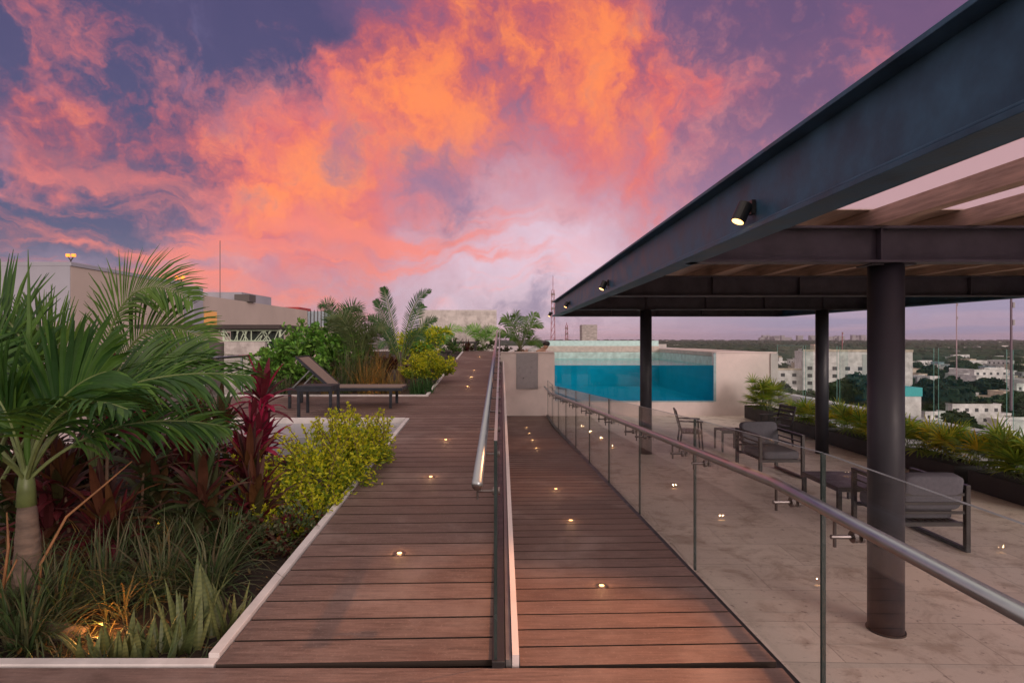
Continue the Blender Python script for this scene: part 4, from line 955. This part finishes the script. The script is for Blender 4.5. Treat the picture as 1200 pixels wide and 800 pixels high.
slat_chair((3.98, 12.05, 0), R(-12), 'slatted armchair on its own, left of the small table')
slat_chair((6.15, 12.7, 0), R(190), 'slatted armchair behind the grey armchair, by the planters')
e = empty('side_table', (4.82, 12.05, 0), 0, 'small square dark table beside the slatted chair', 'side table')
m = MB()
for i in range(5): m.box(-.22 + i * .09, -.22 + i * .09 + .08, -.22, .22, .43, .445)
m.build('table_top', bronze_m, e)
m = MB()
for y in (-.225, .20): m.box(-.225, .225, y, y + .025, .39, .4295)
m.build('apron', bronze_m, e)
for x in (-.225, .19):
    for y in (-.225, .19): MB().box(x, x + .035, y, y + .035, 0, .3895).build('leg', bronze_m, e)

# ------------------------------------------------------------------ left roof edge rail
e = empty('roof_railing', (-5.42, 12, 1.2), 0, 'glass railing with steel handrail along the left roof edge', 'railing')
m = MB().tube([(-5.42, 8.9, 1.99), (-5.42, 15.0, 1.99)], .028, 12); local(m.build('handrail', steel_m, e, smooth=True), e)
for k in range(4):
    y = 8.9 + 1.5 * k; local(MB().box(-5.42, -5.408, y + .02, y + 1.46, 1.0, 1.96).build('glass_pane', glass_m, e), e)
    local(MB().box(-5.44, -5.40, y - .02, y + .02, .95, 1.97).build('post', steel_m, e), e)

# ------------------------------------------------------------------ neighbouring roofs, left
e = empty('rooftop_pavilion', (-9, 18, 0), 0, 'neighbouring roof pavilion with dark flat roof and pale lattice screen', 'pavilion')
def pv(m, n, mt, **k): return local(m.build(n, mt, e, **k), e)
brn = pmat('fascia_brown', (.045, .032, .032), .6)
zf = EYE + .32
pv(MB().hexa([(-11.6, 18, zf), (-7.0, 18, zf), (-7.0, 24, zf), (-11.6, 24, zf), (-11.6, 18, zf + .13), (-7.0, 18, zf + .13), (-7.0, 24, zf + .13), (-11.6, 24, zf + .13)]), 'roof', brn)
pv(MB().box(-8.85, -7.55, 18.2, 18.4, -2, EYE - .09), 'wall', cmu)
pv(MB().box(-11.6, -8.86, 18.5, 18.7, -2, EYE - .12), 'wall', pmat('dark_block', (.12, .10, .10), .9, var=.2, scale=3))
pv(MB().box(-11.6, -9.0, 18.3, 18.9, EYE + .08, EYE + .2), 'shelf_beam', pmat('tan_beam', (.34, .27, .23), .8))
lat = pmat('lattice_paint', (.50, .60, .46), .6)
rg = random.Random(2)
m = MB(); m.box(-8.9, -8.84, 18.2, 18.24, EYE - .08, zf); m.box(-7.1, -7.04, 18.2, 18.24, 0, zf); m.bar((-8.9, 18.22, zf - .05), (-7.0, 18.22, zf - .05), .03, .03); m.bar((-8.9, 18.22, EYE - .06), (-7.0, 18.22, EYE - .06), .03, .03)
xx = -8.8
while xx < -7.1:
    sl = rg.choice([-.22, .0, .15, .3]); m.bar((xx, 18.22, EYE - .07), (xx + sl, 18.22, zf - .04), .028, .02); xx += .09
m.bar((-7.45, 18.2, EYE - .1), (-7.1, 18.2, EYE - 1.0), .05, .03)
m.bar((-7.1, 18.2, EYE - .1), (-7.35, 18.2, EYE - .9), .05, .03)
pv(m, 'lattice_screen', lat)
pv(MB().box(-8.83, -7.1, 18.6, 18.62, EYE - .3, zf - .01), 'window', pmat('dark_window', (.03, .045, .04), .2))

def bld(name, loc, label): return empty(name, loc, 0, label, 'building')
def bp_(e, m, n, mt): return local(m.build(n, mt, e), e)
warmw = pmat('cream_render', (.48, .40, .36), .9, var=.06, scale=.15)
greyw = pmat('grey_render_and_shade', (.33, .33, .39), .9, var=.08, scale=.2)
zt1 = EYE + 34 * .1786
e = bld('large_building', (-50, 50, -20), 'tall plain windowless building with a sharp corner behind the palms')
m = MB(); m.box(-80, -34, 45, 61, -25, zt1 - .3); bp_(e, m, 'walls', [warmw])
m = MB(); m.box(-80.1, -33.9, 44.9, 45.15, zt1 - .3, zt1); m.box(-34.15, -33.9, 45.15, 61, zt1 - .3, zt1); bp_(e, m, 'parapet_cap', greyw)
bp_(e, MB().box(-80.05, -34.02, 44.93, 44.98, -25, zt1 - .3), 'front_shade_skin', greyw)  # thin grey skin, bluish shade of the front face put into its colour
e = bld('low_building', (-45, 38, -20), 'low white building with a blue glazed band at the left border')
bp_(e, MB().box(-60, -33, 40, 43.5, -25, EYE + 1.3), 'walls', stucco_m)
bp_(e, MB().box(-60, -32.9, 39.9, 39.98, EYE - 2.2, EYE + 1.2), 'glazing', pmat('blue_glazing', (.06, .16, .30), .15, var=.1, scale=.3))
zt2 = EYE + 34 * .146
e = bld('cream_building', (-45, 80, -20), 'long cream building wall with rooftop plant room and antenna')
bp_(e, MB().box(-60, -34, 64.5, 100, -25, zt2), 'walls', warmw)
bp_(e, MB().box(-37.3, -33.7, 62.5, 64.4, -25, EYE + 5.7), 'tower', greyw)
bp_(e, MB().box(-44, -35.5, 78, 88, zt2, EYE + 6.4), 'plant_room', greyw)
bp_(e, MB().box(-35.4, -33.5, 74.3, 77.9, zt2 + .01, EYE + 6.1).box(-35.4, -33.5, 74.3, 77.9, zt2 + .01, EYE + 6.1) if False else MB().box(-35.6, -33.6, 76, 78, zt2 + .01, EYE + 5.95), 'vent_box', pmat('vent_dark', (.10, .09, .09), .8))
bp_(e, MB().tube([(-37.5, 76, zt2), (-37.5, 76, EYE + 13.1)], .05, 6), 'antenna', dsteel_m)
bp_(e, MB().box(-33.98, -33.92, 65.2, 68.0, EYE + 1.0, EYE + 3.2), 'lit_opening', emat('sunset_window', (.6, .28, .08), .3))
e = bld('red_roofed_building', (-40, 108, -20), 'small red topped structure beyond the cream building')
bp_(e, MB().box(-40, -37, 104, 110, -25, EYE + 5.1), 'walls', greyw); bp_(e, MB().box(-40.2, -36.8, 103.8, 110.2, EYE + 5.1, EYE + 5.8), 'roof', pmat('red_roof', (.35, .03, .03), .6))
e = bld('glass_screened_roof', (-32, 104, -20), 'building roof edged with upright glass and steel slats')
bp_(e, MB().box(-38, -29.5, 101, 115, -25, EYE + 2.2), 'walls', warmw)
m = MB()
for i in range(9): x = -35.0 + i * .62; m.box(x, x + .12, 100.8, 100.95, EYE + 2.2, EYE + 5.1)
bp_(e, m, 'slats', dsteel_m); bp_(e, MB().box(-35.1, -29.7, 100.97, 101.0, EYE + 2.2, EYE + 4.9), 'glass', pmat('pale_glass', (.35, .42, .48), .2))
def twin_lamp(px, py, Y, h, label):
    q = P(px, py, Y); e = empty('warning_lamp', q - Vector((0, 0, h)), 0, label, 'warning lamp')
    s = Y / 45 * 1.0
    MB().tube([(0, 0, 0), (0, 0, h - .25 * s)], .05 * s, 6).tube([(0, 0, h - .3 * s), (-.2 * s, 0, h)], .04 * s, 6).tube([(0, 0, h - .3 * s), (.2 * s, 0, h)], .04 * s, 6).build('post', black_m, e)
    for x in (-.22, .22):
        m = MB(); m.rbox(x * s - .12 * s, x * s + .12 * s, -.12 * s, .12 * s, h, h + .24 * s, 0); m.build('bulb', emat('red_bulb', (1, .22, .03), 2.0), e, smooth=True)
twin_lamp(83, 301, 45.2, .6, 'twin red orange warning lamp on the corner of the tall building')
twin_lamp(211, 327, 61.5, .5, 'twin red orange warning lamp above the feathery palm')

# towers on the skyline
redwhite = pmat('tower_red', (.30, .10, .12), .6)
def lattice_tower(px, Y, ytop, wpx, label, ant=0):
    zb_ = -24; zt_ = EYE + (397 - ytop) * Y / F; x = (px - 587) * Y / F; W = wpx * Y / F / 2
    e = empty('radio_tower', (x, Y, zb_), 0, label, 'radio tower'); m = MB(); H = zt_ - zb_; th = .0006 * Y
    cs = lambda z: W * (1.3 - .75 * z / H)
    for sx in (-1, 1):
        for sy in (-1, 1): m.bar((sx * cs(0), sy * cs(0), 0), (sx * cs(H), sy * cs(H), H), th, th)
    n = 14
    for i in range(n):
        z0, z1 = H * i / n, H * (i + 1) / n
        for sy in (-1, 1): m.bar((-cs(z0), sy * cs(z0), z0), (cs(z1), sy * cs(z1), z1), th * .7, th * .7); m.bar((-cs(z1), sy * cs(z1), z1), (cs(z1), sy * cs(z1), z1), th * .7, th * .7)
    m.build('lattice', redwhite, e)
    if ant:
        a = MB(); a.bar((0, 0, H), (0, 0, H + ant), th * 1.4, th * 1.4); a.build('mast', redwhite, e)
        a = MB()
        for k in range(3): a.box(-W * .9, W * .9, -W * .4, W * .4, H - 3 - k * 4, H - 1.6 - k * 4)
        a.build('antenna_panels', pmat('antenna_grey', (.3, .28, .3), .6), e)
    return e
lattice_tower(648, 320, 340, 5, 'tall red lattice tower rising behind the tip of the pergola', 8)
lattice_tower(664, 420, 381, 4, 'small grey lattice tower just right of the tall one', 2)
def mast(px, Y, ytop, r, label, mat):
    zt_ = EYE + (397 - ytop) * Y / F; x = (px - 587) * Y / F
    e = empty('radio_mast', (x, Y, -24), 0, label, 'radio mast')
    n = 8; H = zt_ + 24
    MB().tube([(0, 0, 0), (0, 0, H)], [r, r * .7], 6).build('pole', mat, e)
    for k in range(3): z = H * (.70 + .12 * k); MB().box(r * .9, r * 2.2, -r * .6, r * .6, z, z + r * 4).build('antenna_panel', MATS['antenna_grey'], e)
mast(1121, 260, 335, .28, 'thin pale mast seen between the column and the right border', pmat('mast_pink', (.42, .30, .34), .6))
mast(1185, 170, 330, .42, 'thicker dark mast near the right border', pmat('mast_dark', (.16, .11, .15), .6))
mast(987, 520, 389, .5, 'short red and white mast on the horizon beside the rear column', redwhite)

# ------------------------------------------------------------------ person by the pool
def person_at_pool():
    e = empty('person', (1.33, 17.9, 1.84), 0, 'person with dark hair and white top resting at the pool edge', 'person')
    me = bpy.data.meshes.new('body'); V = []; E = []; Rr = []
    def ad(p, r, par=None):
        V.append(p); Rr.append(r)
        if par is not None: E.append((par, len(V) - 1))
        return len(V) - 1
    # sitting low, leaning to the left with one arm along the coping
    pel = ad((-.35, .25, .02), .13); ch_ = ad((-.12, .12, .10), .15, pel); nk = ad((.03, .08, .20), .06, ch_); hd = ad((.09, .06, .26), .085, nk); ad((.12, .05, .33), .075, hd)
    sh = ad((-.02, -.02, .15), .07, ch_); el = ad((-.22, -.14, .12), .045, sh); wr = ad((-.02, -.20, .13), .035, el); ad((.07, -.20, .13), .03, wr)
    sh2 = ad((-.1, .26, .14), .07, ch_); el2 = ad((.08, .36, .08), .045, sh2); ad((.22, .36, .06), .035, el2)
    kn = ad((-.75, .2, .08), .08, pel); ad((-1.1, .25, .02), .055, kn); kn2 = ad((-.72, .4, .08), .08, pel); ad((-1.1, .45, .02), .055, kn2)
    me.from_pydata(V, E, []); o = bpy.data.objects.new('body', me); col.objects.link(o); o.parent = e
    o.modifiers.new('skin', 'SKIN')
    for i, r in enumerate(Rr): me.skin_vertices[0].data[i].radius = (r, r)
    me.skin_vertices[0].data[0].use_root = True
    sb = o.modifiers.new('sub', 'SUBSURF'); sb.levels = 2; sb.render_levels = 2
    me.materials.append(pmat('skin', (.42, .24, .17), .6))
    m = MB(); m.tube([(.105, .07, .285), (.105, .075, .31), (.105, .08, .35), (.10, .085, .395), (.095, .085, .425), (.09, .08, .44)], [.07, .10, .118, .108, .07, .02], 14); m.build('hair', pmat('hair', (.012, .010, .010), .6), e, smooth=True)
    m = MB(); m.tube([(-.46, .24, .04), (-.30, .2, .10), (-.12, .12, .135), (-.03, .10, .19)], [.12, .16, .175, .10], 14); m.build('shirt', pmat('white_shirt', (.7, .68, .7), .9), e, smooth=True)
person_at_pool()

# ------------------------------------------------------------------ city
def groundmat():
    m = bpy.data.materials.new('city_ground'); m.use_nodes = True; t = NT(m.node_tree); b = t.n['Principled BSDF']; c = t.new('ShaderNodeTexCoord')
    n = t.noise(c.outputs['Object'], .02, 8, .65); n2 = t.noise(c.outputs['Object'], .12, 5, .6)
    cc = t.ramp(n.outputs[0], [(.3, (.035, .05, .03, 1)), (.5, (.055, .065, .04, 1)), (.62, (.12, .11, .10, 1)), (.75, (.06, .06, .06, 1))])
    t.put(b.inputs['Base Color'], t.mix(t.sm(n2.outputs[0], .4, .7, 0, .5), cc, (.04, .05, .03, 1))); b.inputs['Roughness'].default_value = .95; return m
ZG = -25
g = MB(); g.face([(-9000, -3000, ZG), (9000, -3000, ZG), (9000, 12000, ZG), (-9000, 12000, ZG)]); struct(g.build('ground', groundmat()), 'flat green city ground reaching the horizon', 'ground')
tree_m1 = leafmat('city_tree_a', [(.022, .05, .02), (.035, .07, .025), (.05, .085, .03)], .15, .7)
tree_m2 = leafmat('city_tree_b', [(.05, .06, .03), (.07, .07, .035), (.04, .055, .03)], .15, .7)
tree_m3 = leafmat('city_tree_c', [(.015, .035, .018), (.022, .05, .022)], .15, .7)
def tree_proto(seed, mat, r=5, h=8):
    rng = random.Random(seed); e = empty('city_tree', (0, 0, 0), 0, 'x', 'tree'); lf = MB()
    lobes = [Vector((rng.uniform(-1, 1) * r * .5, rng.uniform(-1, 1) * r * .5, h * rng.uniform(.5, .85))) for _ in range(7)]
    for c in lobes:
        rr = r * rng.uniform(.45, .65)
        for k in range(110):
            d = rv(rng).normalized(); d.z = abs(d.z) if rng.random() < .7 else d.z; p = c + Vector((d.x * rr, d.y * rr, d.z * rr * .8)) * rng.uniform(.75, 1.05)
            a = rv(rng).normalized(); b_ = a.cross(rv(rng)).normalized(); s = rng.uniform(.35, .8); lf.face([p + a * s, p + b_ * s, p - a * s, p - b_ * s])
        # inner mass
        lf.rbox(c.x - rr * .7, c.x + rr * .7, c.y - rr * .7, c.y + rr * .7, c.z - rr * .6, c.z + rr * .55, 0, n=4)
    lf.build('crown', mat, e); MB().tube([(0, 0, 0), (0, 0, h * .6)], [.35, .22], 6).build('trunk', bark_m, e)
    return e
hw = [pmat('house_white', (.66, .62, .63), .9, var=.2, scale=.4), pmat('house_cream', (.56, .46, .38), .9, var=.2, scale=.4), pmat('house_grey', (.30, .29, .31), .9, var=.25, scale=.4), pmat('house_blue', (.28, .36, .42), .9, var=.2, scale=.4)]
winm = pmat('far_window', (.04, .04, .05), .4)
def house_proto(seed, mat, fl=1):
    rng = random.Random(seed); e = empty('city_house', (0, 0, 0), 0, 'x', 'house')
    m = MB(); wn = MB(); rf = MB(); a, b_ = rng.uniform(5, 9), rng.uniform(5, 8); h = 3.2 * fl
    blocks = [(-a, a, -b_, b_, h)] + [(rng.uniform(-a, 0), rng.uniform(1, a), -b_ * rng.uniform(.2, .9), b_ * rng.uniform(.2, .9), h + 2.8) for _ in range(rng.choice([0, 1, 1]))] + [(a + .05, a + rng.uniform(3, 5), -b_ * .6, b_ * .7, h * .75)]
    for (x0, x1, y0, y1, z) in blocks:
        m.box(x0, x1, y0, y1, 0, z)
        rf.box(x0 - .1, x1 + .1, y0 - .1, y0 + .15, z + .01, z + .5); rf.box(x0 - .1, x0 + .15, y0 + .16, y1, z + .01, z + .5); rf.box(x1 - .15, x1 + .1, y0 + .16, y1, z + .01, z + .5)
        nw_ = max(1, int((x1 - x0) / 3.2))
        for q in range(nw_):
            for zz_ in range(max(1, int(z / 3.0))):
                if rng.random() < .8:
                    x = x0 + (q + .5) * (x1 - x0) / nw_; wn.box(x - .6, x + .6, y0 - .06, y0 + .01, zz_ * 3.0 + 1.0, zz_ * 3.0 + 2.2)
        for q in range(max(1, int((y1 - y0) / 4))):
            y = y0 + (q + .5) * 3.6; 
            if y < y1 - .8: wn.box(x0 - .06, x0 + .01, y - .6, y + .6, 1.0, 2.2)
    for q in range(rng.choice([1, 2])):
        x, y = rng.uniform(-a * .7, a * .7), rng.uniform(-b_ * .6, b_ * .6); rf.tube([(x, y, h), (x, y, h + 1.3)], .6, 8)
    m.build('walls', mat, e); wn.build('windows', winm, e); rf.build('parapet', mat, e); return e
tp = [tree_proto(1, tree_m1, 5, 8), tree_proto(2, tree_m2, 4, 6.5), tree_proto(3, tree_m3, 6, 10), tree_proto(4, tree_m1, 3.4, 6)]
hp = [house_proto(11, hw[0]), house_proto(12, hw[1]), house_proto(13, hw[2], 2), house_proto(14, hw[3]), house_proto(15, hw[0], 2), house_proto(16, hw[1], 2)]
tl = ['mid green round city tree among the roofs below', 'olive brown city tree among the roofs below', 'dark green broad city tree among the roofs below', 'small green city tree among the roofs below']
hl = ['low white flat roofed house in the city below', 'low cream flat roofed house in the city below', 'grey two storey house in the city below', 'bluish flat roofed house in the city below', 'white two storey house in the city below', 'cream two storey house in the city below']
for i, o in enumerate(tp): o['label'] = tl[i]; o['group'] = tl[i].replace('tree', 'trees')
for i, o in enumerate(hp): o['label'] = hl[i]; o['group'] = hl[i].replace('house', 'houses')
rng = random.Random(77)
used_t = [0] * 4; used_h = [0] * 6
def place(protos, used, i, loc, rz, sc):
    if used[i] == 0:
        o = protos[i]; o.location = loc; o.rotation_euler = (0, 0, rz); o.scale = (sc,) * 3
    else: o = copy_tree(protos[i], loc, rz, sc=sc)
    used[i] += 1; return o
occ = []
def free(x, y, r):
    for (a, b_, c) in occ:
        if (a - x) ** 2 + (b_ - y) ** 2 < (r + c) ** 2: return False
    return True
# special: apartment block
AX, AY = (985 - 587) * 235 / F, 235
occ.append((AX + 6, AY + 6, 30))
nh = nt = 0; tries = 0
items = {}
while (nh < 185 or nt < 280) and tries < 12000:
    tries += 1
    Y = 120 * (640 / 120) ** rng.random(); u = .47 + .48 * rng.random() ** .8; x = u * Y
    if x < 45: continue
    hs = rng.random() < .5
    if hs and nh < 185:
        if not free(x, Y, 7): continue
        i = rng.choice([0, 0, 1, 2, 3, 4, 4, 5]); o = place(hp, used_h, i, (x, Y, ZG), R(rng.choice([0, 90, 8, -82, 180])), rng.uniform(.7, 1.15)); occ.append((x, Y, 7)); nh += 1; items.setdefault(o['group'], []).append((u, Y, o))
    elif not hs and nt < 280:
        if not free(x, Y, 3.2): continue
        i = rng.choice([0, 0, 1, 2, 3]); o = place(tp, used_t, i, (x, Y, ZG), rng.uniform(0, 6), rng.uniform(.55, 1.0)); occ.append((x, Y, 3.5)); nt += 1; items.setdefault(o['group'], []).append((u, Y, o))
ones = ['', 'first', 'second', 'third', 'fourth', 'fifth', 'sixth', 'seventh', 'eighth', 'ninth', 'tenth', 'eleventh', 'twelfth', 'thirteenth', 'fourteenth', 'fifteenth', 'sixteenth', 'seventeenth', 'eighteenth', 'nineteenth']
def ordw(n):
    if n == 1: return ''
    if n < 20: return ones[n] + ' '
    t = ['', '', 'twenty', 'thirty', 'forty'][n // 10]
    return (t + '-' + ones[n % 10] if n % 10 else {20: 'twentieth', 30: 'thirtieth', 40: 'fortieth'}[n]) + ' '
for g_, L_ in items.items():
    cnt = {}
    for u, Y, o in sorted(L_, key=lambda q: q[1]):
        px = 587 + F * u
        z = 'left of the rear right column' if px < 945 else 'between the rear and front columns' if px < 1030 else 'just right of the front column' if px < 1121 else 'between the two masts' if px < 1185 else 'right of the thick mast'
        cnt[z] = cnt.get(z, 0) + 1; k = o['label'].replace(' among the roofs below', '').replace(' in the city below', '')
        o['label'] = ordw(cnt[z]) + 'nearest ' + k + ' seen ' + z
for (px, Y, i, sc, t) in [(918, 150, 1, 1.3, 'olive tree at the left foot of the apartment block'), (934, 165, 0, 1.5, 'green tree in front of the low wing of the apartment block'), (905, 190, 2, 1.3, 'dark tree just past the pool wall corner'), (990, 190, 2, 1.35, 'dark round tree in front of the apartment block'), (1010, 185, 2, 1.45, 'big dark tree between apartment block and front column'), (975, 150, 1, 1.5, 'olive tree below the apartment block windows'), (1000, 140, 0, 1.3, 'green tree nearest the parapet between the columns'), (1090, 190, 2, 1.25, 'dark round tree left of the thin mast'), (1110, 185, 2, 1.3, 'tall dark tree beside the thin mast')]:
    copy_tree(tp[i], ((px - 587) * Y / F, Y, ZG), px, 'large ' + t, sc)['group'] = 'large trees by the apartment block'; occ.append(((px - 587) * Y / F, Y, 6))
# apartment block with parts
e = bld('apartment_building', (AX, AY, ZG), 'white apartment block with rows of windows seen beside the rear column')
e.rotation_euler = (0, 0, R(-14))
H_ = EYE - ZG - (412 - 397) * 235 / F
MB().box(-14, 26, 0, 14, 0, H_).box(-24, -14.01, 3, 16, 0, H_ - 8).build('walls', hw[0], e)
MB().box(-14.2, 26.2, -.2, .1, H_ + .01, H_ + .9).box(-9, -4, 3, 9, H_ + .01, H_ + 3).box(-24.2, -14.05, 2.8, 3.1, H_ - 7.99, H_ - 7.2).build('parapet', hw[1], e)
for fz in range(5):
    for q in range(8):
        x = -11.5 + q * 4.7
        z = 2 + fz * 3.1
        if z + 1.6 < H_: MB().box(x - .9, x + .9, -.08, .02, z, z + 1.5).build('window', winm, e)
    for q in range(2):
        z = 2 + fz * 3.1
        if z + 1.5 < H_ - 8: MB().box(-22 + q * 4.5, -20.4 + q * 4.5, 2.92, 3.02, z, z + 1.4).build('window', winm, e)
MB().box(-7, -5, -.1, .03, 6, 15).build('blue_panel', pmat('blue_panel', (.12, .15, .30), .5), e)
MB().box(8, 13, -.12, .02, 1, H_ - 1).build('stair_bay', pmat('pale_bay', (.42, .44, .44), .7), e)
# palm and turquoise roof
tq = P(1068, 454, 150); e = bld('turquoise_roofed_building', (tq.x, 150, ZG), 'white building with a bright turquoise roof right of the front column')
bp_(e, MB().box(tq.x - 3, tq.x + 2.6, 150, 158, ZG, tq.z - 2.3), 'walls', hw[0])
bp_(e, MB().box(tq.x - 3.2, tq.x + 2.8, 149.8, 158.2, tq.z - 2.29, tq.z), 'roof', pmat('turquoise', (.05, .42, .45), .6))
# far forest and skyline as stuff
def far_stuff():
    rng = random.Random(5); m = MB()
    for k in range(7500):
        Y = 520 * (5200 / 520) ** rng.random(); u = rng.uniform(-.15, 1.15); x = u * Y; s = rng.uniform(5, 10) * (1 + Y / 2500)
        h = rng.uniform(6, 11) * (1 + Y / 4200)
        n0 = len(m.v); n = 6
        for i in range(n):
            a = 2 * PI * i / n + rng.uniform(-.3, .3); m.v.append((x + math.cos(a) * s, Y + math.sin(a) * s, ZG))
        for i in range(n):
            a = 2 * PI * i / n + rng.uniform(-.3, .3); m.v.append((x + math.cos(a) * s * .8, Y + math.sin(a) * s * .8, ZG + h * rng.uniform(.6, .95)))
        m.v.append((x + rng.uniform(-1, 1), Y, ZG + h))
        for i in range(n):
            j = (i + 1) % n; m.f.append((n0 + i, n0 + j, n0 + n + j, n0 + n + i)); m.mi.append(0); m.f.append((n0 + n + i, n0 + n + j, n0 + 2 * n)); m.mi.append(0)
    o = m.build('far_trees', leafmat('far_tree', [(.02, .04, .025), (.035, .055, .035), (.05, .06, .04), (.028, .045, .025)], .0, .9)); tag(o, 'far dark treetops merging towards the horizon', 'trees', None, 'stuff')
    m = MB()
    for k in range(190):
        Y = 620 * (4600 / 620) ** rng.random(); u = rng.uniform(.1, 1.1); x = u * Y; w_ = rng.uniform(8, 17); h = rng.uniform(5, 10) * (1 + Y / 9000)
        m.box(x - w_, x + w_, Y - 8, Y + 8, ZG, ZG + h, rng.choice([0, 0, 1, 2]))
    for k in range(40):
        Y = rng.uniform(4700, 5200); x = Y * rng.uniform(.45, .72); h = rng.uniform(30, 62); w_ = rng.uniform(12, 35); m.box(x - w_, x + w_, Y, Y + 30, ZG, ZG + h, 2)
    o = m.build('far_buildings', hw[:3]); tag(o, 'far pale buildings scattered in the trees up to the horizon', 'buildings', None, 'stuff')
far_stuff()

# air between the roof and the horizon
def haze():
    b = MB().box(-9500, 9500, -3500, 12500, ZG - 1, EYE + 75); m = bpy.data.materials.new('haze'); m.use_nodes = True; t = NT(m.node_tree); t.n.clear()
    v = t.new('ShaderNodeVolumePrincipled'); v.inputs['Color'].default_value = (.80, .70, .82, 1); v.inputs['Density'].default_value = .00006; v.inputs['Anisotropy'].default_value = .2
    o = t.new('ShaderNodeOutputMaterial'); t.put(o.inputs['Volume'], v.outputs[0])
    tag(b.build('haze', m), 'thin violet evening haze over the city', 'haze', None, 'stuff')
haze()
